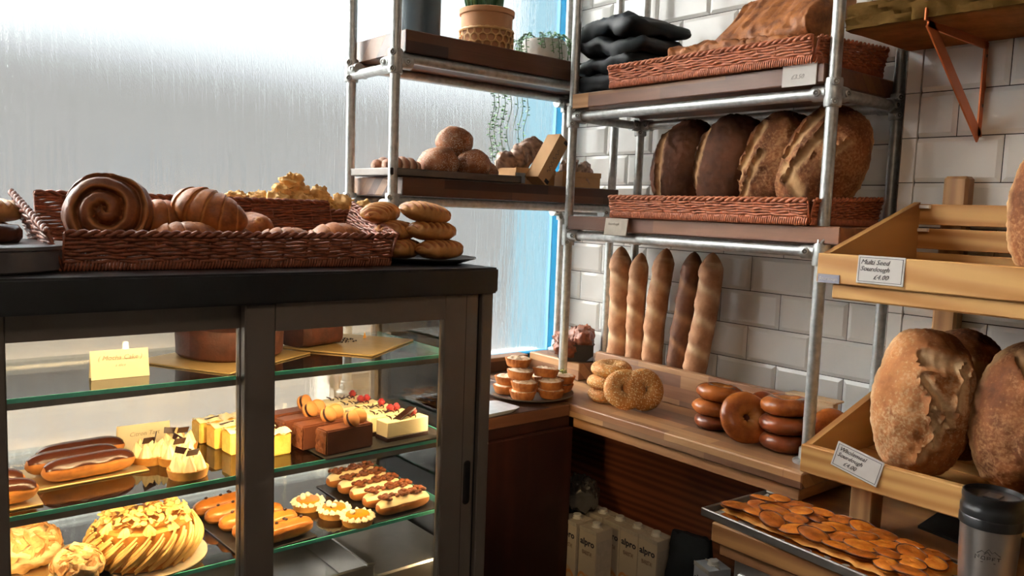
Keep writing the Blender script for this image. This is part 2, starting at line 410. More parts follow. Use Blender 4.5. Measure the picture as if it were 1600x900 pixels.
# corner strip of plain tiles, then the field
for j in range(-4, 10):
    put('edge_tile', tile_mesh(.034, .1015, plain=True), pl, (-.121+.0065, -1.0885, .102*j+.051))
tile_rows(pl, -.121, -4, 9, -1.107, -1.95, lambda j: -1.288 if j % 2 == 1 else -1.19)
MB().box(-.112, .002, -1.0705, -1.0665, FLOOR, 1.6).build('side_face', M('grey_plaster', (.20, .17, .145), .8), pl, smooth=False)

# the street outside, seen as blur through the steam
struct('ground', MB().box(-30, 30, .45, 40, FLOOR-.3, FLOOR-.1), M('wet_pavement', (.12, .12, .12), .9, spec=.1), smooth=False)
b = thing('building', 'grey beige terrace across the street, blurred by the steamed window', 'building', (0, 9, FLOOR-.1))
MB().box(-3.2, 22, 0, 4, 0, 3.1).build('facade', M('grey_render', (.075, .064, .055), .9, spec=0.0), b, smooth=False)
MB().box(-3.4, 22, -.2, 4.2, 3.1, 3.3).build('roof', M('slate_roof', (.10, .10, .105), .7), b, smooth=False)
for i in range(7):
    MB().box(-2.2+2.6*i, -1.0+2.6*i, -.03, .05, .4, 2.2).build('window', M('dark_shop_glass', (.03, .035, .045), .2), b, smooth=False)
b = thing('building', 'darker low shop further off, at the left end of the street view', 'building', (0, 14, FLOOR-.1))
MB().box(-22, -5.2, 0, 4, 0, 3.0).build('facade', M('dark_brick', (.10, .095, .095), .9), b, smooth=False)
MB().box(-22, -5.0, -.2, 4.2, 3.0, 3.2).build('roof', MATS['slate_roof'], b, smooth=False)

# ---------------------------------------------------------------- pipe racks
PR = .0134
def collar(mb, x, y, z, h=.062, r=.0182):
    mb.lathe([(0, -h/2), (r, -h/2), (r+.0012, -h/2+.004), (r+.0012, h/2-.004), (r, h/2), (0, h/2)], 14, Matrix.Translation((x, y, z)))
def boss(mb, sm, x, y, z, d, r=.0085):
    d = Vector(d).normalized(); q = d.to_track_quat('Z', 'Y').to_matrix().to_4x4()
    m4 = Matrix.Translation((x, y, z)) @ q
    mb.lathe([(0, 0), (r, 0), (r, .006), (r*.7, .0075), (r*.62, .0055), (0, .0055)], 10, m4)
    sm.lathe([(0, 0), (.0045, 0), (.0045, .0062), (.0028, .0062), (.0022, .0045), (0, .0045)], 8, m4)
def flange(mb, x, y, z):
    mb.lathe([(0, 0), (.031, 0), (.031, .005), (.028, .007), (.019, .010), (.018, .034), (.015, .036), (0, .036)], 18, Matrix.Translation((x, y, z)))
def post(parent, x, y, z0, z1, rails, sdir, foot=True):
    p = MB().tube([(x, y, z0), (x, y, z1)], PR, 14).build('post', PIPE, parent)
    for zr in rails:
        cm = MB(); sm = MB(); collar(cm, x, y, zr)
        for d in sdir:
            d3 = Vector((*d, 0)); e = Vector((x, y, zr)) + d3*.012
            cm.tube([e, Vector((x, y, zr)) + d3*.046], .0176, 12)
            s = Vector((-1, -.25, 0)) if abs(d[1]) > .5 else Vector((-.35, -1, 0))
            boss(cm, sm, *(Vector((x, y, zr)) + d3*.034 + s.normalized()*.0165), s)
        s = Vector((-.75, -.65, 0)).normalized()
        for dz in (.021, -.021): boss(cm, sm, x+s.x*.0175, y+s.y*.0175, zr+dz, s)
        c = cm.build('pipe_fitting', PIPE, p); sm.build('grub_screws', SCREW, p)
    if foot:
        fm = MB(); flange(fm, x, y, z0); sm2 = MB(); boss(fm, sm2, x-.0155, y-.008, z0+.020, (-.9, -.4, 0)); fm.build('foot_flange', PIPE, p)
    return p
# rack along the window
XL, XR, YF, YB = -.915, -.088, -.120, .115
rw = thing('pipe_shelf_rack', 'galvanised pipe rack with two dark wood shelves before the window', 'shelf rack', (-.5, 0, -.338))
def rel(r, mb): return mb
def RB(root):        # build in world coordinates under a thing that stands elsewhere
    inv = Matrix.Translation(root.location).inverted(); return inv
def child_world(parent, o):
    o.location = Vector(o.location) - parent.location; return o
for x, y in ((XL, YF), (XL, YB), (XR, YF), (XR, YB)):
    d = [(1 if x == XL else -1, 0), (0, 1 if y == YF else -1)]
    z0 = -.338 if y == YF and x == XL else (-.338 if x == XL else -.2795)
    child_world(rw, post(rw, x, y, z0, 1.35, (.583, .212), d))
for zr in (.583, .212):
    for y in (YF, YB): child_world(rw, MB().tube([(XL, y, zr+.012), (XR, y, zr+.012)], PR, 12).build('rail', PIPE, rw))
    for x in (XL, XR): child_world(rw, MB().tube([(x, YF, zr-.014), (x, YB, zr-.014)], PR, 12).build('cross_rail', PIPE, rw))
child_world(rw, MB().box(-.893, -.07, -.135, .135, .6085, .667, .0025).build('shelf_board', BLOCK, rw))
child_world(rw, MB().box(-.893, -.070, -.135, .135, .2375, .288, .0025).build('shelf_board', BLOCK, rw))
# rack along the tiled wall
rk = thing('pipe_shelf_rack', 'galvanised pipe rack with basket shelves against the tiled wall', 'shelf rack', (-.2, -.6, -.338))
XF, XB, Y1, Y2 = -.355, -.058, -.205, -1.025
for x, y in ((XF, Y1), (XF, Y2), (XB, Y1), (XB, Y2)):
    d = [(0, -1 if y == Y1 else 1), (1 if x == XF else -1, 0)]
    child_world(rk, post(rk, x, y, -.338, 1.35, (.490, .142), d))
for zr in (.490, .142):
    for x in (XF, XB): child_world(rk, MB().tube([(x, Y1, zr), (x, Y2, zr)], PR, 12).build('rail', PIPE, rk))
    for y in (Y1, Y2): child_world(rk, MB().tube([(XF, y, zr-.0), (XB, y, zr-.0)], PR*.98, 12).build('cross_rail', PIPE, rk))
for zt, n in ((.553, 0), (.1995, 1)):
    child_world(rk, MB().box(-.374, -.042, -1.012 if n == 0 else -1.075, -.219, zt-.042 if n == 0 else zt-.040, zt, .0025).build('shelf_board', SHELFY, rk))
    if n == 0:
        child_world(rk, MB().box(-.3742, -.36, -.285, -.2185, zt-.0415, zt-.001, .001).build('end_stave', grain('pale_stave', '#a5723f', '#b98650', 'y', .5), rk))

# ---------------------------------------------------------------- counters
ct = thing('corner_counter', 'wooden butcher-block corner counter along window and tiled wall', 'counter', (-.5, -.2, FLOOR))
def cw(o): return child_world(ct, o)
cw(MB().box(-.938, -.441, -.335, .135, -.372, -.338, .003).build('window_worktop', BLOCK, ct))
cw(MB().box(-.938, -.435, -.328, .135, -.403, -.372, .002).build('window_apron', CABX, ct))
cw(MB().box(-.441, 0.002, -1.066, .135, -.375, -.338, .003).build('wall_worktop', BLOCKY, ct))
cw(MB().box(-.428, 0.002, -1.055, -.335, -.405, -.375, .002).build('wall_apron', OAKY, ct))
cw(MB().box(-.938, -.436, -.345, -.325, FLOOR, -.403, .002).build('cabinet_front', CABX, ct))
cw(MB().box(-.455, -.435, -.325, .12, FLOOR, -.403).build('cabinet_side', CABX, ct))
cw(MB().box(-.215, -.200, -1.0, .12, FLOOR, -.405).build('back_panel', PANELY, ct))
cw(MB().box(-.45, -.215, -1.0, .12, -.935, -.915).build('lower_shelf', CABX, ct))
cw(MB().box(-.20, -.008, -.118, .132, -.338, -.280, .003).build('corner_block', BLOCKY, ct))
# divider board that holds the baguettes upright
tag(MB().box(-.184, -.160, -.985, -.172, -.3375, -.233, .002).build('divider_board', staves('divider_block', ['#8a6248', '#a0714f', '#7a5a48', '#b58a62', '#6e5044'], .26, .036, 'y'), angle=30),
    'upright wooden divider board between the bagels and the baguettes', 'board')
tag(MB().box(-.206, -.166, -1.005, -.868, -.228, -.223, .001).box(-.206, -.1845, -1.0, -.872, -.3375, -.228, .0015).build('wood_block', grain('pale_block', '#c2a27a', '#cdb08a', 'y', .6), angle=30),
    'small pale wood block standing against the divider behind the glazed bagels', 'block')

# low counter with steel front at the right
lc = thing('low_counter', 'low wooden counter on a steel under-counter unit, at the right', 'counter', (-.38, -1.5, FLOOR))
def lw(o): return child_world(lc, o)
lw(MB().box(-.656, -.125, -2.05, -.994, -.462, -.420, .003).build('worktop', grain('low_counter_oak', '#8f5f39', '#b58550', 'y', .45, .8), lc))
lw(MB().box(-.645, -.13, -2.04, -1.010, -.487, -.462, .001).build('worktop_edge', OAKY, lc))
lw(MB().box(-.628, -.14, -2.0, -1.035, FLOOR+.05, -.487, .003).build('steel_body', STEEL, lc))
lw(MB().box(-.640, -.628, -1.98, -1.05, -.70, -.515, .004).build('steel_drawer_front', STEEL, lc))
lw(MB().box(-.62, -.15, -1.98, -1.05, FLOOR, FLOOR+.05).build('plinth', BLACK, lc))

# ---------------------------------------------------------------- cake display fridge
FX0, FX1, FY0, FY1 = -1.93, -.943, -.60, -.10
fg = thing('display_fridge', 'cake display fridge with sliding glass doors and black top', 'fridge', (-1.43, -.35, FLOOR))
def fw(o): return child_world(fg, o)
fw(MB().box(FX0-.01, FX1+.004, FY0-.012, FY1+.01, .030, .0855, .004, seg=2).build('top_slab', BLACK, fg))
fw(MB().box(FX0, FX1, FY0, FY1, FLOOR+.02, -.66, .004).build('base_cabinet', TAUPE, fg))
pm = MB(); pm.box(-.972, FX1, FY0, FY0+.045, -.66, .030, .002); fw(pm.build('corner_post', TAUPE, fg))
fw(MB().box(-.980, -.972, FY0+.012, FY0+.05, -.66, .030).build('post_gasket', BLACK, fg))
pm = MB(); pm.box(FX0, FX0+.03, FY0, FY0+.045, -.66, .030, .002); fw(pm.build('corner_post', TAUPE, fg))
for x in (FX0+.01, FX1-.01): fw(MB().box(x-.010, x+.010, FY1-.03, FY1, -.66, .030, .002).build('rear_post', TAUPE, fg))
fw(MB().box(FX0, FX1, FY0+.05, FY1, .012, .030).build('roof_liner', M('liner_grey', (.30, .28, .26), .6), fg))
fw(MB().box(FX0+.02, FX1-.02, FY1-.012, FY1-.006, -.60, .012).build('back_glass', MIST, fg))
fw(MB().box(FX1-.010, FX1-.004, FY0+.05, FY1-.03, -.60, .03).build('side_glass', CLEAR, fg))
fw(MB().box(FX0+.004, FX0+.010, FY0+.05, FY1-.03, -.60, .03).build('side_glass', CLEAR, fg))
def door(name, x0, x1, y, l, r, top, handle):
    d = MB(); zt, zb = .029, -.655; t = .022
    d.box(x0, x0+l, y, y+t, zb, zt, .0025); d.box(x1-r, x1, y, y+t, zb, zt, .0025)
    d.box(x0+l, x1-r, y, y+t, top, zt); d.box(x0+l, x1-r, y, y+t, zb, zb+.05)
    o = fw(d.build(name, TAUPE, fg))
    MB().box(x0+l-.003, x1-r+.003, y+.010, y+.014, zb+.05, top+.003).build('door_glass', CLEAR, o)
    if handle:
        h = MB(); hx = x1-.018
        def g(u, v):
            a = 2*PI*v; c = math.copysign(.040, math.sin(a)) if abs(math.sin(a)) > 1e-6 else 0
            return Vector((hx+.0095*math.cos(a)*u, y-.0014*(1-u**4), -.386+.0095*math.sin(a)*u+c*u))
        h.grid(g, 4, 24, cv=True); h.build('recessed_handle', BLACK, o)
        MB().box(x1-.0325, x1-.0318, y-.0006, y+.001, zb+.02, zt-.003).build('stile_seam', BLACK, o)
    return o
door('sliding_door', -1.492, -.980, FY0+.004, .056, .087, -.0215, True)
door('sliding_door', FX0+.03, -1.44, FY0+.034, .052, .05, -.016, False)
SZ = (-.107, -.294, -.453)
SY0, SY1 = (-.545, -.545, -.545), (-.20, -.165, -.14)
for z, y1 in zip(SZ, SY1):
    s = fw(MB().box(FX0+.02, FX1-.055, -.545, y1, z-.006, z).build('glass_shelf', SHELFG, fg, smooth=False))
    MB().box(FX0+.02, FX1-.055, -.5475, -.545, z-.0066, z+.0006).build('front_edge', EDGE, s, smooth=False)
    for ex in (FX1-.055, FX0+.02): MB().box(ex-.0012, ex+.0012, -.545, y1, z-.006, z).build('side_edge', EDGE, s, smooth=False)
    MB().box(FX1-.060, FX1-.012, -.535, -.515, z-.016, z-.007, .001).build('shelf_bracket', STEEL, s)
    MB().box(FX1-.060, FX1-.012, y1+.005, y1+.02, z-.016, z-.007, .001).build('shelf_bracket', STEEL, s)
dk = MB(); dk.box(FX0+.02, FX1-.012, FY0+.06, FY1-.02, -.66, -.62)
dk.box(FX0+.05, -1.19, FY1-.06, FY1-.05, -.62, -.545, .002); dk.box(-1.195, -1.185, FY0+.07, FY1-.05, -.62, -.545, .002); dk.box(FX0+.05, -1.19, FY0+.07, FY0+.078, -.62, -.548, .002)
dk.box(-1.180, FX1-.015, FY0+.07, FY1-.05, -.62, -.575, .004)
dk.box(-1.205, -1.185, FY0+.065, FY1-.05, -.549, -.541, .002); dk.box(FX0+.05, -1.19, FY1-.07, FY1-.045, -.549, -.541, .002)
fw(dk.build('steel_deck', STEEL, fg))
WARM = (1.0, .70, .36)
lm = bpy.data.materials.new('warm_led'); lm.use_nodes = True; e = lm.node_tree.nodes['Principled BSDF']
e.inputs['Emission Color'].default_value = (*WARM, 1); e.inputs['Emission Strength'].default_value = 6; e.inputs['Base Color'].default_value = (.9, .8, .6, 1)
fw(MB().box(FX0+.05, FX1-.05, -.535, -.528, .008, .012).build('led_strip', lm, fg, smooth=False))
area('fridge_light', ((FX0+FX1)/2, -.530, .005), ((FX0+FX1)/2, -.36, -.30), FX1-FX0-.1, .012, 1.5, WARM)
for z in SZ[:2]:
    fw(MB().box(FX0+.03, FX1-.06, -.5475, -.541, z-.017, z-.0067).box(FX0+.03, FX1-.06, -.541, -.528, z-.0085, z-.0067).build('led_profile', M('profile_grey', (.17, .15, .13), .5), fg, smooth=False))
    fw(MB().box(FX0+.04, FX1-.07, -.5405, -.536, z-.013, z-.009).build('led_strip', lm, fg, smooth=False))
    area('fridge_light', ((FX0+FX1)/2, -.534, z-.012), ((FX0+FX1)/2, -.42, z-.16), FX1-FX0-.15, .006, 1.9, WARM)
for xs_ in (-1.465, -1.012, -1.905):
    fw(MB().box(xs_-.006, xs_+.006, -.5495, -.5475, -.58, -.17).build('led_strip', lm, fg, smooth=False))
    area('fridge_light', (xs_, -.546, -.375), (xs_, -.2, -.40), .010, .40, 2.0, WARM)

# ---------------------------------------------------------------- tiered bread stand
st = thing('bread_stand', 'tiered pine bread stand with two open trays at the right', 'display stand', (-.35, -1.45, -.42))
def sw(o): return child_world(st, o)
def bread_tray(xf, xb, y0, y1, zb, hf, hb, drop):
    root = MB(); root.box(xf, xf+.018, y1, y0, zb, zb+hf, .002)
    fb = sw(root.build('front_board', PINE, st))
    for y in (y0, y1+.014):
        m4 = Matrix.Translation((0, y-.014, 0))
        sw(MB().prism([(xf+.018, zb), (xb, zb), (xb, zb+hb), (xf+.018, zb+hf)], .014, m4).build('side_board', PINEX, st, smooth=False))
    h = (hb - .02)/3
    for k in range(3):
        z = zb + .012 + k*(h+.004)
        sw(MB().box(xb, xb+.012, y1, y0, z, z+h-.004, .0015).build('back_slat', PINE, st))
    for k in range(5):
        xa = xf+.02 + k*(xb-xf-.02)/5
        sw(MB().box(xa, xa+(xb-xf-.02)/5-.005, y1+.014, y0-.014, zb+.003, zb+.013, .001).build('floor_slat', PINE, st))
    sw(MB().box(xf+.010, xb-.02, y1+.03, y0-.028, zb-drop, zb, .003).build('bearer', PINE, st))
bread_tray(-.565, -.176, -1.137, -1.80, .092, .057, .168, .030)
bread_tray(-.565, -.176, -1.130, -1.80, -.290, .056, .165, .004)
sw(MB().box(-.440, -.392, -1.222, -1.176, -.42, -.294, .002).build('front_leg', PINEZ, st))
sw(MB().box(-.440, -.392, -1.76, -1.714, -.42, -.294, .002).build('front_leg', PINEZ, st))
for y in (-1.215, -1.74):
    sw(MB().box(-.162, -.124, y-.026, y+.026, -.42, .318, .006).build('rear_post', PINEZ, st))
for dz in (.107, .158):
    sw(MB().box(-.186, -.175, -1.1745, -1.1525, .092+dz-.004, .092+dz+.004, .001).build('dowel_peg', PAPER, st))

# shelf of live-edge timber on a copper bracket, upper right
def bark(u, v):
    y = -1.075 - 1.0*u; a = 2*PI*v
    x = -.262 + .142*max(-1, min(1, 1.35*math.cos(a))); z = .631 + .026*max(-1, min(1, 1.5*math.sin(a)))
    if math.cos(a) < -.3:
        k = nz((y*14, math.sin(a)*2, 3), 1.0, 5); x += -.024*abs(k) - .008*math.sin(y*9) + .006*nz((y*60, math.sin(a)*9, 1), 1, 3); z += .006*k
    return Vector((x, y, z)), (1.0 if math.cos(a) < -.74 else 0.0)
lv = MB().grid(bark, 90, 28, cv=True, caps=True)
tag(lv.build('live_edge_shelf', crust('live_edge_timber', '#6b4021', '#8a5730', '#4a3517', .9, 12, .8, 60, spec=.03), angle=50), 'live-edge timber shelf with rough bark on a copper bracket', 'shelf')
br = MB(); yb = -1.240; hw = .014
def strap(pts, th=.004):
    P = [Vector((p[0], 0, p[1])) for p in pts]
    for a, b_ in zip(P, P[1:]):
        d = (b_-a); L = d.length; q = Matrix.Translation((a.x, yb, a.z)) @ d.to_track_quat('X', 'Y').to_matrix().to_4x4()
        br.box(-.001, L+.001, -hw, hw, -th/2, th/2, .0008, q)
strap([(-.1255, .603), (-.1255, .405)]); strap([(-.128, .403), (-.405, .600)]); strap([(-.126, .602), (-.408, .602)]); strap([(-.4085, .600), (-.4085, .622)])
bo = br.build('copper_bracket', COPPER, smooth=False); tag(bo, 'copper V-shaped bracket screwed to the tiles under the bark shelf', 'bracket')
for z in (.575, .470):
    s = MB().lathe([(0, 0), (.0048, 0), (.004, .0022), (0, .0026)], 10, Matrix.Translation((-.1278, yb, z)) @ Matrix.Rotation(-PI/2, 4, 'Y')); s.build('screw', SCREW, bo)
# ---------------------------------------------------------------- wicker baskets
def basket(name, label, group, W, D, hf, hb, loc, rotz, mat, splay=.012, rs=.0032, coil=True):
    t = thing(name, label, 'basket', loc, rotz, group)
    hw, hd = W/2, D/2
    def panel(a, b, ha, hb_, out, nm):
        mb = MB(); a, b, out = Vector(a), Vector(b), Vector(out); L = (b-a).length
        z0 = .012 if coil else .004; rows = max(4, int((max(ha, hb_)-z0)/(rs*1.75))); n = max(16, int(L/.011))
        for r in range(rows):
            f = (r+.5)/rows; pts = []
            for i in range(n+1):
                u = i/n; h = ha*(1-u) + hb_*u; z = z0 + (h-z0)*f
                wob = math.sin(u*L/.022*PI + r*PI)*.0026 + rnd.uniform(-.0007, .0007)
                p = a.lerp(b, u) + out*(splay*(z/.06) + wob); pts.append((p.x, p.y, z + rnd.uniform(-.0008, .0008) + .0012*math.sin(u*L/.031*PI+r)))
            mb.tube(pts, rs*1.02, 5)
        k = max(3, int(L/.044))
        for i in range(k+1):
            u = i/k; h = ha*(1-u) + hb_*u; p = a.lerp(b, u); q = p + out*(splay*(h/.06))
            mb.tube([(p.x, p.y, .004), (q.x, q.y, h)], rs*.8, 5)
        o = mb.build(nm, mat, t, angle=None)
        rm = MB()
        for ph in (0, PI):
            pts = []
            for i in range(n*2+1):
                u = i/(n*2); h = ha*(1-u) + hb_*u; p = a.lerp(b, u) + out*(splay*(h/.06)); an = u*L/.018*PI + ph
                pts.append((p.x + out.x*.0035*math.cos(an), p.y + out.y*.0035*math.cos(an), h + .0035*math.sin(an)))
            rm.tube(pts, .0040, 5)
        rm.build('rim', mat, o, angle=None)
        if coil:
            cm = MB(); m = int(L/.0056)
            for i in range(m):
                p = a.lerp(b, (i+.5)/m); tdir = (b-a).normalized()
                base = p + out*.002
                cm.tube([(base.x + out.x*.0045*math.cos(q) + tdir.x*.0016*math.sin(q), base.y + out.y*.0045*math.cos(q) + tdir.y*.0016*math.sin(q), .0085 + .0085*math.sin(q)) for q in [(-.5+k_/5)*PI for k_ in range(6)]], .0026, 4)
            cm.build('base_border', mat, o, angle=None)
    panel((-hw, -hd, 0), (hw, -hd, 0), hf, hf, (0, -1, 0), 'front_side')
    panel((-hw, hd, 0), (hw, hd, 0), hb, hb, (0, 1, 0), 'back_side')
    panel((-hw, -hd, 0), (-hw, hd, 0), hf, hb, (-1, 0, 0), 'end_side')
    panel((hw, -hd, 0), (hw, hd, 0), hf, hb, (1, 0, 0), 'end_side')
    MB().box(-hw, hw, -hd, hd, .002, .008).build('base', mat, t)
    return t
basket('wicker_basket', 'wide wicker tray of croissants on the black fridge top', None, .60, .245, .062, .125, (-1.455, -.385, .0865), -.02, WICKD, .02)
basket('wicker_basket', 'wicker tray holding focaccia on the upper wall shelf', 'wicker trays on the wall rack', .610, .30, .054, .070, (-.232, -.684, .5545), W90, WICK)
basket('wicker_basket', 'wicker tray with upright dark loaves on the lower wall shelf', 'wicker trays on the wall rack', .600, .30, .054, .066, (-.234, -.706, .2010), W90, WICK)
basket('wicker_basket', 'wicker basket heaped with cheese puffs behind the croissant tray', None, .36, .10, .105, .105, (-1.20, -.165, .0865), 0, WICKD, .004, .004, False)

# ---------------------------------------------------------------- loaves
SOUR = crust('sourdough_crust', '#3f2012', '#84502e', '#c09a6e', .75, 10, .9, 55, spec=.12, flour=.3)
SOURD = crust('dark_sourdough_crust', '#2a140c', '#54301c', '#ab845e', .75, 9, .9, 50, spec=.12)
SOURL = crust('light_sourdough_crust', '#7a4826', '#ad7446', '#d2b48c', .75, 12, 1.1, 60, spec=.12, flour=.55)
def loaf_mesh(L, Wd, Th, seed, scores, mat, flat=.55, pale_side=1.0):
    """standing loaf: long axis z, broad axis x, top crust toward -y, floury base toward +y"""
    mb = MB()
    def g(u, v):
        th = PI*min(max(u, .004), .996); ph = 2*PI*v
        cz = math.cos(th); s = math.sin(th)**.8
        x, y = s*math.cos(ph), s*math.sin(ph)
        yy = y*(1.0 if y < 0 else flat)
        k = 1 + .05*nz((x*1.3, y*1.3, cz*1.3), 1.0, 3, seed)
        t = 0.0
        if y > -.12: t = pale_side*min(1, (y+.12)*3)
        p = Vector((x*Wd/2*k, yy*Th/2*1.35*k, cz*L/2*k))
        for (x0, z0, x1, z1, wd, am) in scores:
            # opened slash from (x0,z0) to (x1,z1) in crust coordinates -1..1
            if y < .1:
                dx, dz = x1-x0, z1-z0; q = max(0, min(1, ((x-x0)*dx + (cz-z0)*dz)/(dx*dx+dz*dz)))
                px_, pz_ = x0+dx*q, z0+dz*q; sd = (x-px_)*dz - (cz-pz_)*dx
                dd = math.hypot(x-px_, cz-pz_); wj = wd*(1+.35*nz((x*5, cz*5, 1), 1, 3, seed))
                if dd < wj*2.2:
                    a = dd/wj; sg = 1 if sd > 0 else -1
                    open_ = max(0, 1-a); t = max(t, min(.75, open_*1.1))
                    lip = math.exp(-((a-1.1)/.35)**2)*(1.0 if sg > 0 else .35)
                    p += Vector((0, -1, 0))*(am*lip - am*.55*open_)
        p += Vector((x, yy, cz*.7))*(.0035*nz((x*9, y*9, cz*9), 1, 4, seed+2))
        return p, t
    mb.grid(g, 64, 84, cv=True, caps=True)
    return mb.mesh('loaf', mat, True, 60)
def loaf(label, mesh, loc, rot, group=None):
    o = put('sourdough_loaf', mesh, None, loc, rot); return tag(o, label, 'bread', group)
G = 'dark loaves on the lower wall shelf'
mA = loaf_mesh(.262, .200, .125, 1, [(-.55, .75, -.35, -.7, .12, .010)], SOURD)
mB = loaf_mesh(.265, .200, .125, 2, [(-.68, .62, -.75, -.6, .13, .012)], SOURD)
mC = loaf_mesh(.270, .205, .130, 3, [(-.45, .55, -.68, -.35, .12, .012), (-.2, .1, -.45, -.75, .10, .010)], SOUR)
mD = loaf_mesh(.275, .200, .140, 4, [(-.35, .70, -.62, -.10, .13, .014), (.05, .55, -.30, -.45, .12, .012), (.55, .45, .30, -.05, .07, .010), (-.5, -.35, .1, -.6, .16, .006)], SOUR)
for m, y, a, tl, lab, x in ((mA, -.540, -.55, -.10, 'dark crusted loaf first from the window in the shelf basket', -.235), (mB, -.690, -.62, -.08, 'dark crusted loaf with pale floury side, second in the shelf basket', -.235),
                      (mC, -.822, -.55, -.12, 'brown scored loaf third in the shelf basket', -.220), (mD, -.940, -.45, -.14, 'big blistered loaf behind the front pipe, last in the shelf basket', -.225)):
    z = .212 + {mA: .128, mB: .130, mC: .131, mD: .134}[m]
    loaf(lab, m, (x, y, z), (tl, .10 if m in (mA, mB) else (.20 if m is mC else .40), W90 - a*.35), G)
G = 'sourdough loaves on the lower stand tray'
mE = loaf_mesh(.285, .180, .150, 5, [(-.38, .62, .40, .56, .13, .014), (.40, .50, .34, .05, .10, .012), (-.40, .34, .22, -.12, .10, .013), (-.22, .02, .02, -.50, .09, .010), (.12, -.10, -.20, -.72, .09, .009)], SOURL, .6, .6)
mF = loaf_mesh(.270, .175, .140, 6, [(-.5, .55, .3, .35, .18, .010), (-.1, .2, .4, -.4, .16, .010)], SOUR)
mG = loaf_mesh(.275, .185, .150, 8, [(-.55, .62, .1, -.1, .22, .012), (-.3, -.35, .3, -.7, .16, .010)], SOUR)
loaf('large light brown sourdough loaf leaning at the front of the lower stand tray', mE, (-.432, -1.297, -.132), (-.12, .10, -.80), G)
loaf('dark sourdough loaf behind the large light loaf on the stand', mF, (-.265, -1.300, -.135), (-.10, .05, -.9), G)
loaf('floury brown sourdough loaf at the right edge of the lower stand tray', mG, (-.390, -1.462, -.128), (-.15, .22, -.75), G)
loaf('loaf just showing at the right edge of the upper stand tray', mF, (-.330, -1.470, .240), (-.1, 0, -.9))

# ---------------------------------------------------------------- baguettes
BAG = crust('baguette_crust', '#8a5a3c', '#b58560', '#dfc19b', .65, 16, .8, 70)
BAGD = crust('shaded_baguette_crust', '#4a2a1b', '#6b432c', '#9a7250', .65, 16, .8, 70)  # darker copy of the baguette crust, shade put into its colour
def baguette_mesh(L, r, seed, mat, ns=5):
    mb = MB()
    def g(u, v):
        z = u*L; e = min(1, (u/.07)**.55 if u < .07 else 1, ((1-u)/.10)**.55 if u > .90 else 1) if 0 < u < 1 else .05
        a = 2*PI*v; t = .15; k = e*(1 + .06*nz((math.cos(a), math.sin(a), u*9), 1, 3, seed))
        fr_ = math.sin(a)    # front = -y
        s = (u*ns + (a/(2*PI))*1.1 + .16*nz((u*3, a*.4, seed), 1, 2, seed)) % 1.0
        if fr_ < .25 and .06 < u < .94:
            d = abs(s-.5)/.5; k *= 1 + .09*math.exp(-((s-.86)/.10)**2) - .05*math.exp(-((s-.66)/.16)**2); t = .62*math.exp(-((s-.62)/.15)**2)*(1+.5*nz((u*8, a, seed), 1, 3))
        bend = .010*math.sin(u*PI*1.1+seed)
        return Vector((r*k*math.cos(a)+bend, r*k*math.sin(a), z)), max(0, t)
    mb.grid(g, 90, 22, cv=True, caps=True); return mb.mesh('baguette', mat, True, 70)
G = 'baguettes standing against the tiles'
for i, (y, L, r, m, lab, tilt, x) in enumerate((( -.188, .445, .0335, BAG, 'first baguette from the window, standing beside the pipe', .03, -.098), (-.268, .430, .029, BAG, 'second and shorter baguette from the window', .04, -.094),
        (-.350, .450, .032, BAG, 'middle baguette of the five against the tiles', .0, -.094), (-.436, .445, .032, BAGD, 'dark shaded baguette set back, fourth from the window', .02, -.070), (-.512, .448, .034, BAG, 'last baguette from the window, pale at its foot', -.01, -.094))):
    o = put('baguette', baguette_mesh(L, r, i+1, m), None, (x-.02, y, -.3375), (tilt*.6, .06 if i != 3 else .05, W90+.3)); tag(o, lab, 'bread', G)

# ---------------------------------------------------------------- bagels
SES = crust('sesame_crust', '#a8682f', '#c48947', '#d9b27c', .6, 20, 1.0, 200, '#ecd3a4', 190, .50)
GLZ = crust('glazed_bagel_crust', '#6d3415', '#a35c28', '#c58a48', .26, 14, .25, 70)
GLD = crust('dark_bagel_crust', '#4a1f10', '#7d3f1e', '#a8642f', .28, 14, .25, 70)
def bagel_mesh(R, r, sq, seed, mat):
    def g(u, v):
        a = 2*PI*u; b = 2*PI*v; k = 1 + .10*nz((math.cos(a)*1.2, math.sin(a)*1.2, math.sin(b)*.6), 1, 3, seed)
        rr = r*k; x = (R + rr*math.cos(b)); z = rr*math.sin(b)*sq
        t = max(0, -math.cos(b)-.1)*.7*(1 if math.sin(b) > -.4 else 0)
        if math.cos(b) < -.3: z -= .004*math.sin(a*9+seed)*(-math.cos(b)-.3)
        return Vector((x*math.cos(a), x*math.sin(a), z + r*sq)), t
    return MB().grid(g, 40, 22, True, True).mesh('bagel', mat, True, 80)
bs = [bagel_mesh(.0345, .0255, .78, i, SES) for i in range(3)]
bg_ = [bagel_mesh(.0345, .0265, .78, i+5, GLZ) for i in range(3)]
bd = [bagel_mesh(.0345, .0265, .76, i+9, GLD) for i in range(3)]
def bagel(label, mesh, loc, rot=(0, 0, 0), group=None, s=1.0):
    o = put('bagel', mesh, None, loc, rot); o.scale = (s,)*3; return tag(o, label, 'bagel', group)
GS, GG = 'sesame bagels', 'glazed bagels'
ZC = -.338
bagel('sesame bagel at the bottom of the stack next to the pipe foot', bs[0], (-.315, -.362, ZC), (0, 0, .4), GS)
bagel('sesame bagel in the middle of the stack next to the pipe foot', bs[1], (-.318, -.360, ZC+.0385), (.02, .03, 1.7), GS)
bagel('sesame bagel on top of the stack next to the pipe foot', bs[2], (-.312, -.368, ZC+.077), (-.06, .04, 2.6), GS)
bagel('sesame bagel leaning with its hole facing out, before the sesame stack', bs[1], (-.345, -.448, ZC+.048), (math.radians(58), 0, -.62), GS)
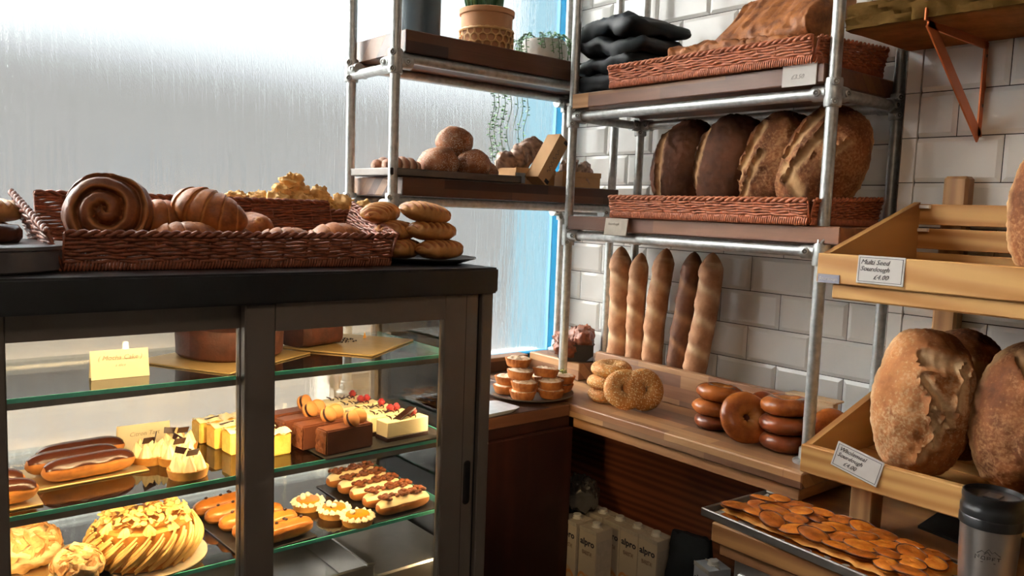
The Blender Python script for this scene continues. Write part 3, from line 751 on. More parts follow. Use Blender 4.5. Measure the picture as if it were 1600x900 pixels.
bagel('sesame bagel leaning behind the front leaning sesame bagel', bs[0], (-.300, -.474, ZC+.050), (math.radians(66), 0, -.50), GS)
bagel('glazed bagel at the bottom of the middle stack of three', bd[0], (-.285, -.722, ZC), (0, 0, .2), GG, .92)
bagel('glazed bagel in the middle of the middle stack of three', bg_[1], (-.288, -.718, ZC+.036), (0, .03, 1.2), GG, .95)
bagel('glazed bagel on top of the middle stack of three', bg_[2], (-.283, -.728, ZC+.073), (.05, -.05, 2.2), GG)
bagel('glazed bagel leaning with its hole facing out, between the two glazed stacks', bg_[0], (-.325, -.828, ZC+.050), (math.radians(62), 0, -.52), GG, 1.08)
bagel('glazed bagel leaning behind the front leaning glazed bagel', bd[1], (-.265, -.838, ZC+.050), (math.radians(70), 0, -.45), GG, 1.05)
bagel('third glazed bagel leaning at the back before the divider', bg_[2], (-.220, -.842, ZC+.050), (math.radians(76), 0, -.45), GG, .95)
bagel('glazed bagel at the bottom of the stack nearest the pale block', bd[0], (-.300, -.938, ZC), (0, 0, .9), GG, 1.05)
bagel('glazed bagel in the middle of the stack nearest the pale block', bd[2], (-.302, -.936, ZC+.0415), (.02, 0, 2.1), GG, 1.07)
bagel('glazed bagel on top of the stack nearest the pale block', bg_[0], (-.300, -.934, ZC+.084), (-.03, .05, .5), GG, 1.02)
bagel('glazed bagel behind the front pipe, leaning on the pale block', bg_[1], (-.285, -1.035, ZC+.052), (math.radians(62), 0, -.3), GG)
bagel('seeded bagel at the back, right of the front pipe', bg_[2], (-.215, -1.075, ZC+.052), (math.radians(40), .2, -.2), GG, .95)

# ---------------------------------------------------------------- focaccia on the upper shelf
FOC = crust('focaccia_crust', '#5e3218', '#9c6030', '#c08a50', .65, 22, 1.3, 70)
def focaccia_mesh(L, Wd, H, seed):
    def g(u, v):
        a = 2*PI*v; cu_, su = math.cos(a), math.sin(a)
        x = (u-.5)*L; e = min(1, (min(u, 1-u)/.05)**.5) if 0 < u < 1 else .02
        y = Wd/2*math.copysign(abs(cu_)**.35, cu_)*e; z = H/2*math.copysign(abs(su)**.5, su)*e
        z *= 1 + .25*nz((x*8, y*8, 1), 1, 3, seed) if su > 0 else 1
        if su > 0:
            d = noise.cell(Vector((x*30+seed, y*30, 0))); f_ = noise.voronoi(Vector((x*26+seed*3, y*26, 0)))[0][0]; z -= .020*max(0, .42-f_)*(.5+d*.5 if d > 0 else .5); z += .008*nz((x*38, y*38, 2), 1, 5, seed)
        y += .006*nz((x*20, z*20, 3), 1, 3, seed); x += .006*nz((y*20, z*20, 5), 1, 3, seed)
        return Vector((x, y, z+H/2)), .6*max(0, -su)
    return MB().grid(g, 70, 40, cv=True, caps=True).mesh('focaccia', FOC, True, 80)
tag(put('focaccia', focaccia_mesh(.30, .22, .075, 1), None, (-.215, -.665, .600), (.22, .03, W90+.08)), 'flat dimpled focaccia slab lying in the upper shelf basket', 'bread')
tag(put('focaccia', focaccia_mesh(.30, .24, .10, 2), None, (-.170, -.800, .660), (.75, -.10, W90-.05)), 'thick golden focaccia slab propped on top in the upper basket', 'bread')
tag(put('focaccia', focaccia_mesh(.20, .22, .08, 3), None, (-.215, -.842, .566), (0, 0, W90)), 'third focaccia piece under the propped slab', 'bread')

# ---------------------------------------------------------------- black bags on the upper shelf
BAGM = M('black_plastic_film', (.014, .016, .018), .55, 0, .3, 12, .7, 55, .15)
def bag_mesh(Wd, D, H, seed):
    def g(u, v):
        a = 2*PI*v; c, s = math.cos(a), math.sin(a)
        x = (u-.5)*Wd; e = (max(0, 1-abs(2*u-1)**6))**.5
        y = D/2*math.copysign(abs(c)**.6, c)*(.9+.1*e); z = H/2*math.copysign(abs(s)**.45, s)*(e*.8+.2)
        k = nz((x*9, y*9, z*9), 1, 4, seed)
        return Vector((x + .010*nz((x*6, y*6, 2), 1, 2, seed), y + .010*k, z + H/2 + .020*k*e + .006*nz((x*22, y*22, z*8), 1, 3, seed+5)))
    return MB().grid(g, 36, 28, cv=True, caps=True).mesh('black_bag', BAGM, True, 60)
for i, (dz, sx_, rz, lab) in enumerate(((0, 1.0, .1, 'black plastic bag at the bottom of the stack on the upper shelf'), (.052, .98, -.08, 'black plastic bag second from the bottom of the shelf stack'),
                                       (.104, 1.02, .14, 'black plastic bag third from the bottom of the shelf stack'), (.156, 1.0, -.05, 'black plastic bag on top of the shelf stack'))):
    tag(put('plastic_bag', bag_mesh(.235, .25, .060, i+1), None, (-.215, -.300, .5535+dz), (0, 0, W90+rz)), lab, 'bag', 'folded black bags')

# ---------------------------------------------------------------- corner box with dark pastries
bx = thing('pastry_box', 'black card box of dark chocolate pastries in the corner by the window', 'box', (-.132, -.022, -.2795), .9)
m = MB()
for (a, b_, c, d) in ((-.085, .085, -.055, -.053), (-.085, .085, .053, .055), (-.085, -.083, -.055, .055), (.083, .085, -.055, .055)): m.box(a, b_, c, d, .0, .055)
m.box(-.085, .085, -.055, .055, 0, .002); m.build('box_wall', BLKBOARD, bx, smooth=False)
m = MB(); m.box(-.0, .06, -.001, .001, 0, .075, 0, Matrix.Translation((-.092, -.056, .006)) @ Matrix.Rotation(.5, 4, 'Y') @ Matrix.Rotation(1.2, 4, 'Z')); m.build('open_flap', M('grey_foil_card', (.22, .23, .25), .3, .6), bx, smooth=False)
def lump_mesh(name, r, seed, mat, fx=(1, 1, .8), amp=.28, fr_=2.2, nu=16, nv=24):
    return MB().ball(r*fx[0], r*fx[1], r*fx[2], (0, 0, r*fx[2]*.95), nu, nv, lambda d: (1 + amp*nz(d*fr_, 1, 4, seed), .5+.5*nz(d*3, 1, 3, seed+4))).mesh(name, mat, True, 80)
CHP = crust('choc_pastry_crust', '#2a140e', '#5b3022', '#8a5138', .4, 26, .8, 120)
lumps = [lump_mesh('pastry', .036, i+21, CHP, (1, .9, 1.0), .35, 2.5) for i in range(4)]
for i, (dx, dy, dz, k) in enumerate(((-.055, -.02, .03, 1), (-.015, -.025, .038, 1.05), (.03, -.02, .032, 1), (.06, .01, .03, .9), (-.04, .025, .028, 1), (.01, .025, .034, 1))):
    c_, s_ = math.cos(.9), math.sin(.9)
    o = put('chocolate_pastry', lumps[i % 4], None, (-.132 + dx*c_ - dy*s_, -.022 + dx*s_ + dy*c_, -.2795+dz), (.3*i, .2, i*1.3)); o.scale = (k,)*3
    tag(o, 'dark chocolate pastry in the black corner box, ' + ('front row at the window end', 'front row in the middle', 'front row towards the baguettes', 'end nearest the baguettes', 'back row at the window end', 'back row in the middle')[i], 'pastry', 'pastries in the black corner box')

# ---------------------------------------------------------------- fruit pies on a plate
PIE = crust('pie_crust', '#8a4d24', '#b9753d', '#dcae78', .6, 30, .7, 160)
PIET = crust('sugared_crumble', '#b98a60', '#dcbf9c', '#f0e2cc', .8, 40, 1.0, 220)
def pie_parts(R, H, seed, mat_b, mat_t):
    def fl(r, z, a): return (r*(1 + (.045*math.cos(a*22) if r > R*.5 and z > .003 else 0)), z)
    b_ = MB().lathe([(0, 0), (R*.80, 0), (R*.86, .003), (R*.97, H*.75), (R, H*.86), (R*.97, H*.9), (R*.88, H*.86), (0, H*.8)], 66, None, fl).mesh('shell', mat_b, True, 50)
    def g(u, v):
        a = 2*PI*v; r = R*.93*u; z = H*.82 + H*.22*(1-u*u)**.6 if u < 1 else H*.82
        return Vector((r*math.cos(a), r*math.sin(a), z + .0035*nz((r*math.cos(a)*90, r*math.sin(a)*90, 0), 1, 4, seed))), .5+.6*nz((r*math.cos(a)*40, r*math.sin(a)*40, 5), 1, 3, seed)
    t_ = MB().grid(g, 12, 40, cv=True).mesh('topping', mat_t, True, 80)
    return b_, t_
pb, pt = pie_parts(.0385, .027, 1, PIE, PIET)
pie0 = thing('fruit_pie', '', 'pie'); put('pie_shell', pb, pie0); put('sugar_topping', pt, pie0)
PX, PY, PZ = -.475, -.195, -.338
plate = thing('plate', 'grey stoneware plate under the stacked fruit pies', 'plate', (PX, PY, PZ))
MB().lathe([(0, 0), (.085, 0), (.090, .002), (.130, .013), (.131, .016), (.126, .0155), (.090, .006), (0, .005)], 40).build('plate', M('grey_stoneware', (.10, .09, .08), .35), plate)
G = 'fruit pies stacked on the plate'
pies = (((-.062, -.040, .008), (0, 0, 0), 'bottom left pie of the plate stack, against the fridge'), ((.022, -.070, .008), (0, 0, 1), 'bottom right pie at the front of the plate stack'), ((-.055, .045, .008), (0, 0, 2), 'bottom pie at the back of the plate stack'), ((.060, .010, .008), (0, 0, 2.5), 'bottom pie at the window side of the plate stack'),
        ((-.060, -.042, .034), (.03, .02, .5), 'second pie up on the left of the plate stack'), ((.022, -.068, .034), (-.03, .04, 2), 'second pie up at the front right of the plate stack'), ((-.05, .045, .034), (0, .03, 1), 'second pie up at the back of the plate stack'), ((.058, .008, .034), (.05, .1, 3), 'second pie up beside the pipe foot'),
        ((-.055, -.015, .062), (.05, -.06, 2), 'third pie up on the left of the plate stack'), ((.022, -.040, .063), (.10, .16, 1), 'third pie up, tilted at the right of the stack'), ((-.040, .012, .092), (.03, .02, .7), 'pie on top of the whole plate stack'))
for i, (p, r, lab) in enumerate(pies):
    q = (PX+p[0], PY+p[1], PZ+p[2])
    if i == 0: pie0.location = q; pie0.rotation_euler = r; pie0['label'] = lab; pie0['group'] = G
    else: dup(pie0, q, r, lab, None, G)
pgm = MB()
for i in range(26):
    a = rnd.uniform(0, 6.3); d_ = rnd.uniform(0, .022); pgm.ball(.0035, .0022, .002, (d_*math.cos(a), d_*math.sin(a), rnd.uniform(0, .008)), 4, 6)
p2 = dup(pie0, (PX+.095, PY-.035, PZ+.036), (.02, .05, .4), 'pie topped with green pistachio, at the right of the plate', None, G)
pgm.build('pistachio_topping', M('pistachio', '#9aa048', .6, 0, .3, 90), p2, loc=(.0, 0, .031))
dup(pie0, (PX+.095, PY-.030, PZ+.010), (0, 0, 1.4), 'bottom pie under the pistachio pie', None, G)
wt = tag(MB().grid(lambda u, v: Vector(((.0 + .085*math.copysign(min(1, abs(math.cos(2*PI*v))*1.3), math.cos(2*PI*v))*(.82+.18*u)), .055*math.copysign(min(1, abs(math.sin(2*PI*v))*1.3), math.sin(2*PI*v))*(.82+.18*u), .012*u)), 4, 32, cv=True, caps=True).build('serving_tray', M('white_enamel', (.62, .64, .66), .25), loc=(-.705, -.282, -.3378), rot=(0, 0, .1)), 'small white enamel tray beside the fridge, before the pies', 'tray')
# ---------------------------------------------------------------- pastries in the basket on the fridge
CRO = crust('croissant_crust', '#5e2d14', '#a85f2b', '#d99a55', .45, 24, .9, 75)
SWI = crust('swirl_bun_crust', '#4f2816', '#86502c', '#b98452', .5, 16, .8, 60)
def croissant_mesh(L, r, bend, seed, mat=CRO, nseg=7):
    def g(u, v):
        a = 2*PI*v; s = (u-.5)*2; th = s*bend
        R = L/2/max(bend, .2); cx, cy = R*math.sin(th), R*(1-math.cos(th))
        f = (1-abs(s)**2.2)**.62 if abs(s) < 1 else .03; f = max(f, .06)
        q = (u*nseg + .12*math.sin(a)) % 1.0; ridge = .90 + .13*(1-(1-q)**3)
        rr = r*f*ridge*(1 + .05*nz((u*6, math.cos(a), math.sin(a)), 1, 3, seed)); t = max(0, .9-q*6)*.8 + .1
        n = Vector((math.sin(th)*-1, math.cos(th), 0)); up = Vector((0, 0, 1))
        return Vector((cx, cy, r*.85)) + n*(rr*math.cos(a)) + up*(rr*.92*math.sin(a)), t
    return MB().grid(g, 96, 26, cv=True, caps=True).mesh('croissant', mat, True, 80)
def swirl_mesh(R, H, turns, seed):
    """rolled bun, flat face toward -y, spiral groove"""
    def g(u, v):
        a = 2*PI*v; th = PI*min(max(u, .003), .997)
        cy = math.cos(th); s = math.sin(th)**.75
        r = R*s*(1 + .06*nz((math.cos(a), math.sin(a), cy), 1, 3, seed) + .012*nz((math.cos(a)*6, math.sin(a)*6, cy*3), 1, 3, seed)); y = -H*(abs(cy)**.8)*(1 if cy > 0 else -1)*.5
        t = 0; q = ((r/R)*turns - v + .10*nz((math.cos(a)*1.5, math.sin(a)*1.5, s), 1, 2, 3)) % 1.0
        if cy > 0:
            y += .020*math.exp(-((q-.0)/.16)**2) + .020*math.exp(-((q-1)/.16)**2) - .010*(1-s) ; t = .7*math.exp(-((q-.25)/.12)**2)
        else: y -= 0
        if abs(cy) <= .75: 
            q2 = (cy*2.2 + v) % 1.0; r *= 1 + .02*math.cos(q2*2*PI)
        return Vector((r*math.cos(a), y, r*math.sin(a))), t
    return MB().grid(g, 90, 72, cv=True, caps=True).mesh('swirl_bun', SWI, True, 80)
tag(put('swirl_bun', swirl_mesh(.076, .085, 2.6, 1), None, (-1.655, -.345, .178), (-.15, .4, -.42)), 'large spiral cinnamon bun standing on edge in the fridge-top basket', 'pastry')
cr1, cr2, cr3 = croissant_mesh(.135, .044, .9, 1), croissant_mesh(.15, .048, .6, 2, nseg=6), croissant_mesh(.14, .040, .7, 3)
G = 'croissants in the fridge-top basket'
tag(put('croissant', cr2, None, (-1.480, -.350, .150), (.45, .35, -.55)), 'big dark croissant heaped on top, middle of the basket', 'croissant', G)
tag(put('croissant', cr1, None, (-1.405, -.335, .120), (.9, .2, 1.9)), 'orange ridged croissant at the right flank of the big croissant', 'croissant', G)
tag(put('croissant', cr1, None, (-1.555, -.310, .130), (.3, .1, .3)), 'ridged golden croissant between the cinnamon bun and the big croissant', 'croissant', G)
tag(put('croissant', cr3, None, (-1.540, -.430, .098), (0, 0, .1)), 'croissant lying at the front rim under the big croissant', 'croissant', G)
tag(put('croissant', cr3, None, (-1.345, -.430, .090), (0, 0, -.1)), 'low croissant at the basket front, third from the right end', 'croissant', G)
tag(put('croissant', cr2, None, (-1.235, -.430, .086), (0, 0, .15)), 'low dark croissant at the basket front, nearest the turnovers', 'croissant', G)
tag(put('croissant', cr1, None, (-1.500, -.330, .094), (0, 0, 1)), 'bottom croissant under the big croissant, mostly hidden', 'croissant', G)
tag(put('croissant', cr3, None, (-1.410, -.345, .090), (0, 0, .6)), 'bottom croissant under the orange croissant, mostly hidden', 'croissant', G)

# cheese puffs
GOU = crust('cheese_puff_crust', '#b5702a', '#d99a4a', '#f0c880', .6, 30, 1.0, 120)
gl = [lump_mesh('cheese_puff', .030, i+40, GOU, (1, 1, .85), .42, 2.6, 20, 28) for i in range(4)]
k = 0
for row, (z, ys, xs) in enumerate(((.178, -.185, [-1.36, -1.31, -1.255, -1.20, -1.145, -1.09, -1.04]), (.180, -.140, [-1.33, -1.28, -1.225, -1.17, -1.115, -1.065]), (.205, -.165, [-1.245, -1.195, -1.150]), (.232, -.160, [-1.205]))):
    for x in xs:
        o = put('cheese_puff', gl[k % 4], None, (x, ys + rnd.uniform(-.006, .006), z - (.012 if x > -1.07 else 0)), (rnd.uniform(-.3, .3), rnd.uniform(-.3, .3), k*1.9)); o.scale = (rnd.uniform(.85, 1.1),)*3; k += 1
        tag(o, (('golden cheese puff, %s from the left in the %s row of the heap' % (('first', 'second', 'third', 'fourth', 'fifth', 'sixth', 'seventh')[xs.index(x)], ('front', 'back', 'raised')[row]))) if row < 3 else 'topmost cheese puff on the heap behind the croissants', 'pastry', 'cheese puffs heaped behind the basket')

# turnovers on a dark plate at the right end of the fridge top
TUR = crust('turnover_crust', '#6d3718', '#b26a30', '#dba763', .42, 22, .6, 90)
def turnover_mesh(L, Wd, H, seed):
    def g(u, v):
        a = 2*PI*v; s = (u-.5)*2; e = max(.04, (1-abs(s)**2.6))**.6
        c, si = math.cos(a), math.sin(a); y = Wd/2*c*e*(1 if c < 0 else .8); z = H/2*math.copysign(abs(si)**.8, si)*e*(1 - .35*max(0, c))
        q = (u*9 + .5*c) % 1.0; z += (.003*math.cos(q*2*PI) if si > 0 else 0); t = .55*max(0, math.cos(q*2*PI)) if si > 0 else .3
        if abs(c) > .9: t = .5
        return Vector((s*L/2, y + .004*nz((s*3, a, 1), 1, 3, seed), z + H/2)), t
    return MB().grid(g, 60, 24, cv=True, caps=True).mesh('turnover', TUR, True, 80)
tm = [turnover_mesh(.128, .085, .044, i) for i in range(3)]
tp = thing('plate', 'dark flat plate under the turnovers at the fridge end', 'plate', (-1.018, -.445, .0865))
MB().lathe([(0, 0), (.075, 0), (.082, .002), (.112, .011), (.113, .014), (.108, .0135), (.08, .006), (0, .005)], 40).build('plate', M('dark_plate', (.03, .028, .028), .3), tp)
G = 'turnovers stacked at the fridge end'
for i, (p, r, lab) in enumerate((((-1.005, -.475, .0945), (0, 0, .10), 'turnover at the bottom of the stack, resting on the dark plate'), ((-1.075, -.425, .0935), (0, 0, .5), 'bottom turnover at the back of the dark plate, by the basket'),
        ((-1.018, -.460, .1355), (.03, .03, .02), 'turnover second up in the stack on the fridge'), ((-1.085, -.415, .1330), (0, .05, .6), 'second turnover up at the back, half hidden by the basket'),
        ((-1.035, -.455, .1755), (.05, .14, -.05), 'turnover on top of the stack on the fridge end'), ((-1.115, -.395, .1720), (.05, -.1, .7), 'upper turnover at the back, behind the basket corner'))):
    tag(put('turnover', tm[i % 3], None, p, r), lab, 'pastry', G)

# left end of the fridge top
tin = thing('cake_tin', 'round slate grey cake tin at the left end of the fridge top', 'tin', (-1.880, -.420, .0865))
MB().lathe([(0, 0), (.140, 0), (.143, .003), (.143, .034), (.146, .036), (.146, .041), (.142, .043), (0, .044)], 56).build('tin', M('slate_grey', (.13, .12, .125), .35, .2), tin)
G = 'pastries stacked at the left end of the fridge'
DAN = crust('danish_crust', '#6a3a1c', '#b0733c', '#e0b67a', .45, 24, .6, 90)
dm = [turnover_mesh(.13, .10, .042, 7)]
dm[0].materials[0] = DAN
tag(put('danish_pastry', dm[0], None, (-1.850, -.250, .0865+.032), (0, 0, .8)), 'orange glazed pastry low in the left stack, behind the grey tin', 'pastry', G)
tag(put('danish_pastry', dm[0], None, (-1.835, -.260, .0865+.070), (0, .05, .2)), 'ridged pastry on top of the left stack beside the basket', 'pastry', G)
tag(put('danish_pastry', dm[0], None, (-1.93, -.270, .0865+.068), (0, .05, 1.4)), 'ridged pastry cut off by the left edge of the view', 'pastry', G)
tag(put('danish_pastry', dm[0], None, (-1.885, -.265, .0865+.001), (0, 0, .3)), 'bottom pastry of the left stack, on the fridge top', 'pastry', G)
def disc(r, h, mat, name='biscuit'):
    return MB().lathe([(0, 0), (r*.9, 0), (r, h*.3), (r, h*.7), (r*.9, h), (0, h)], 30).mesh(name, mat, True, 60)
tag(put('chocolate_biscuit', disc(.055, .028, GLAZE), None, (-1.860, -.445, .1305)), 'round dark glazed biscuit lying on the grey tin', 'biscuit')

# ---------------------------------------------------------------- window shelves
POTB = M('blue_grey_pot', (.075, .105, .125), .4, 0, .1, 8)
p = thing('plant_pot', 'tall blue-grey glazed pot at the left of the top window shelf', 'pot', (-.770, .005, .667))
MB().lathe([(0, 0), (.060, 0), (.064, .004), (.064, .16), (.060, .163), (.055, .158), (.055, .02), (0, .018)], 40).build('pot', POTB, p)
p = thing('potted_cactus', 'terracotta pot in a woven cane sleeve with a green cactus', 'potted plant', (-.535, -.005, .667))
MB().lathe([(0, 0), (.070, 0), (.073, .004), (.076, .055), (.077, .110), (.082, .112), (.083, .126), (.078, .128), (.072, .112), (0, .108)], 40).build('pot', M('terracotta', '#b98558', .7, 0, .1, 20), p)
cm = MB()
for r_ in range(3):
    for i in range(20):
        a0 = 2*PI*(i + .5*(r_ % 2))/20; pts = []
        for q in range(11):
            b_ = 2*PI*q/10; aa = a0 + .155*math.cos(b_); z = .018+.020*r_ + .012*math.sin(b_); pts.append((.080*math.cos(aa), .080*math.sin(aa), z))
        cm.tube(pts, .0022, 5, False)
for z in (.004, .066): cm.tube([(.0795*math.cos(a), .0795*math.sin(a), z) for a in [2*PI*i/40 for i in range(41)]], .004, 6, False)
cm.build('cane_sleeve', M('cane', '#d2a56a', .5, 0, .1, 60), p)
CACT = M('cactus_green', '#3d6b45', .5, 0, .15, 20)
for i, (dx, dy, h, r_) in enumerate(((-.012, 0, .13, .024), (.026, .004, .12, .022), (-.042, .012, .09, .016), (.01, .03, .11, .018))):
    MB().grid(lambda u, v: Vector((dx + (r_*(1+.14*math.cos(9*2*PI*v))*(math.sin(PI*min(.99, .12+.88*u)))**.5)*math.cos(2*PI*v) + dx*u*.6, dy + (r_*(1+.14*math.cos(9*2*PI*v))*(math.sin(PI*min(.99, .12+.88*u)))**.5)*math.sin(2*PI*v), .105 + h*u)), 14, 54, cv=True, caps=True).build('cactus_stem', CACT, p)
p = thing('trailing_plant', 'trailing string-like plant in a white textured pot by the blue frame', 'potted plant', (-.262, .045, .667))
MB().grid(lambda u, v: Vector(((.066+.010*math.sin(PI*u*.9))*(1+.03*nz((math.cos(2*PI*v)*4, math.sin(2*PI*v)*4, u*5), 1, 3, 2))*math.cos(2*PI*v), (.066+.010*math.sin(PI*u*.9))*(1+.03*nz((math.cos(2*PI*v)*4, math.sin(2*PI*v)*4, u*5), 1, 3, 2))*math.sin(2*PI*v), .088*u)), 14, 60, cv=True, caps=True).build('pot', M('white_textured_pot', (.62, .60, .56), .7, 0, .1, 60, .8, 90), p)
LEAF = M('small_leaf', '#5f8a52', .5, 0, .25, 60)
lv_ = MB(); sm_ = MB()
def leaflet(mb, q, s):
    a = rnd.uniform(0, 6.28); d = Vector((math.cos(a), math.sin(a), rnd.uniform(-.4, .4))).normalized(); n = d.orthogonal().normalized()
    mb.add([q, q+d*s*.5+n*s*.28, q+d*s, q+d*s*.5-n*s*.28, q+d*s*.5+d.cross(n)*s*.1], [[0, 1, 4], [1, 2, 4], [2, 3, 4], [3, 0, 4]])
for i in range(26):
    a = rnd.uniform(0, 2*PI); r0 = rnd.uniform(0, .06); pts = []; q = Vector((r0*math.cos(a), r0*math.sin(a), .085)); L = rnd.uniform(.06, .14)
    for s in range(10):
        u = s/9; rr = r0 + (.088-r0)*min(1, u*2); z = .088 + .018*math.sin(min(1, u*2)*PI*.7) - max(0, u-.35)*L; pts.append(Vector((rr*math.cos(a+.2*u), rr*math.sin(a+.2*u), max(z, .004))))
    sm_.tube(pts, .0012, 4)
    for s in range(26): k_ = rnd.random()*8.99; j = int(k_); leaflet(lv_, pts[j].lerp(pts[j+1], k_-j), rnd.uniform(.008, .014))
for (x0, L) in ((-.145, .235), (-.118, .24), (-.095, .27), (-.060, .26), (-.035, .11), (-.005, .25), (.020, .25)):
    y = .098 + rnd.uniform(-.006, .004); pts = [Vector((x0*.55, .05, .09)), Vector((x0*.8, .085, .086)), Vector((x0*.9, y, .04))]
    z = .04
    while z > -.06 - L: z -= .02; pts.append(Vector((x0*.9 + .006*math.sin(z*40), y+.004*math.cos(z*31), z)))
    sm_.tube(pts, .0013, 4)
    for s in range(int(L*(420 if x0 < -.07 else 170))): k_ = rnd.random()*(len(pts)-1.01); j = int(k_); leaflet(lv_, pts[j].lerp(pts[j+1], k_-j), rnd.uniform(.009, .016))
sm_.build('stem', M('stem', '#4a5a3c', .7), p); tag(lv_.build('foliage', LEAF, p, smooth=False), kind='stuff')

tr = thing('metal_tray', 'long dark metal tray of rolls on the middle window shelf', 'tray', (-.705, -.02, .288))
tb = MB(); tb.box(-.215, .215, -.105, .105, .002, .005, .001)
for q in ((-.222, .222, -.112, -.104), (-.222, .222, .104, .112), (-.222, -.214, -.112, .112), (.214, .222, -.112, .112)): tb.box(*q, .002, .022, .002)
tb.build('tray', M('dark_tray_metal', (.15, .13, .115), .35, .7), tr)
TWI = crust('twist_crust', '#7a4a34', '#a97252', '#e2cdb4', .5, 20, .5, 90)
def twist_mesh(L, r, seed):
    def g(u, v):
        a = 2*PI*v; s = (u-.5)*2; e = max(.08, 1-abs(s)**3)**.5; q = (u*4.5 + v) % 1.0
        k = e*(.84 + .24*math.sin(PI*q)); return Vector((s*L/2, r*k*math.cos(a), r*k*math.sin(a)*.85 + r*.8)), .75*max(0, 1-q*4)
    return MB().grid(g, 80, 24, cv=True, caps=True).mesh('twist', TWI, True, 80)
tw = twist_mesh(.135, .031, 1)
tag(put('twisted_pastry', tw, None, (-.843, -.045, .293), (0, 0, .25)), 'sugared twisted pastry at the front left of the window shelf tray', 'pastry', 'twisted pastries')
tag(put('twisted_pastry', tw, None, (-.835, .025, .293), (0, 0, .2)), 'sugared twisted pastry behind the first on the window shelf tray', 'pastry', 'twisted pastries')
RSUG = crust('sugared_roll_crust', '#7a4526', '#a5683e', '#e6d3bc', .55, 20, .6, 120, '#efe2d0', 230, .66)
rl = [MB().ball(.056, .052, .046, (0, 0, .044), 26, 36, lambda d, s=s: (1 + .06*nz(d*1.6, 1, 3, s) + .01*nz(d*12, 1, 2, s), max(0, .25*nz(d*3, 1, 3, s+5)))).mesh('roll', RSUG, True, 80) for s in (1, 2, 3)]
for i, (p_, lab) in enumerate((((-.715, -.045, .292), 'sugar-dusted roll at the left of the pile on the window shelf'), ((-.610, -.060, .292), 'sugar-dusted round roll at the front centre of the window shelf pile'), ((-.535, -.020, .288), 'small sugar-dusted roll at the right of the pile on the window shelf'),
                           ((-.680, .035, .292), 'sugar-dusted roll at the back of the pile on the window shelf'), ((-.600, .045, .292), 'sugar-dusted roll at the back right of the window shelf pile'), ((-.640, -.005, .358), 'sugar-dusted roll on top of the pile on the window shelf'))):
    o = put('sugared_roll', rl[i % 3], None, p_, (0, 0, i*1.1)); o.scale = ((.72,)*3 if i == 2 else (1.0,)*3); tag(o, lab, 'bread', 'sugar-dusted rolls on the window shelf')

def kraft_box(label, loc, rot, L, Wd, H, script=None, tilt=False):
    b_ = thing('kraft_box', label, 'box', loc, rot); m = MB(); th = .0016
    m.box(-L/2, L/2, -Wd/2, -Wd/2+th, 0, H); m.box(-L/2, L/2, Wd/2-th, Wd/2, 0, H); m.box(-L/2, -L/2+th, -Wd/2, Wd/2, 0, H); m.box(L/2-th, L/2, -Wd/2, Wd/2, 0, H); m.box(-L/2, L/2, -Wd/2, Wd/2, 0, th)
    m.build('tray_wall', KRAFT, b_, smooth=False)
    m = MB(); m.box(-L/2-.001, L/2+.001, -.0015, .0015, 0, .016, 0, T((0, -Wd/2-.002, H-.014))); m.build('front_tab', KRAFT, b_, smooth=False)
    if script:
        pts = []; n = 60
        for i in range(n): u = i/(n-1); pts.append((-L*.30 + L*.6*u, -Wd/2-.0042, H*.5 + H*.16*math.sin(u*34) * (.5+.5*math.sin(u*9)**2)))
        MB().tube(pts, .0007, 4).build('script_lettering', INK, b_)
    return b_
kb = kraft_box('kraft card box with printed front and grey window, of choc pastries', (-.345, .035, .288), (0, 0, .12), .185, .12, .052, True)
MB().box(-.090, -.050, -.0625, -.0605, .006, .046).build('film_window', M('film', (.25, .29, .33), .15), kb)
kraft_box('kraft card box at the right end of the middle window shelf, behind the pipe', (-.165, -.010, .288), (0, 0, -.15), .15, .11, .050)
kb = thing('open_kraft_box', 'tilted open kraft card box with handwriting leaning on the other boxes', 'box', (-.345, -.085, .2885), (0, -.98, .05))
m = MB(); m.box(0, .165, -.003, .001, 0, .048); m.box(0, .165, .001, .055, 0, .0016); m.box(0, .165, .001, .055, .0464, .048); m.box(0, .0016, .001, .055, 0, .048); m.box(.1634, .165, .001, .055, 0, .048)
m.build('tray_wall', KRAFT, kb, smooth=False)
MB().tube([(.035+.085*i/39, -.0042, .024+.007*math.sin(i*.9)*(.4+.6*abs(math.sin(i*.33)))) for i in range(40)], .0007, 4).build('script_lettering', INK, kb)
MB().box(.150, .162, -.0036, -.0026, .004, .020).build('corner_mark', BLKBOARD, kb); MB().box(.004, .016, -.0036, -.0026, .000, .018).build('corner_mark', BLKBOARD, kb)
CHW = crust('choc_wrapped_pastry', '#33201a', '#5a3628', '#c9a58c', .4, 24, .6, 90)
wl = [lump_mesh('pastry', .036, 60+i, CHW, (1.15, .8, 1.0), .30, 2.2) for i in range(3)]
for i, (p_, lab) in enumerate((((-.405, .040, .325), 'choc pastry at the left of the kraft box on the window shelf'), ((-.365, .030, .345), 'iced choc pastry second from left in the kraft box'), ((-.320, .050, .352), 'dark choc pastry standing tall in the kraft box'), ((-.275, .045, .372), 'large dark choc pastry on top, behind the tilted kraft box'), ((-.155, -.010, .325), 'dark pastry in the right-hand kraft box behind the pipe'), ((-.118, -.015, .318), 'dark pastry at the end of the right-hand kraft box'))):
    o = put('chocolate_pastry', wl[i % 3], None, p_, (0, .2*i, i*.8)); o.scale = (1.15,)*3 if i in (2, 3) else (1,)*3; tag(o, lab, 'pastry', 'choc pastries in kraft boxes')

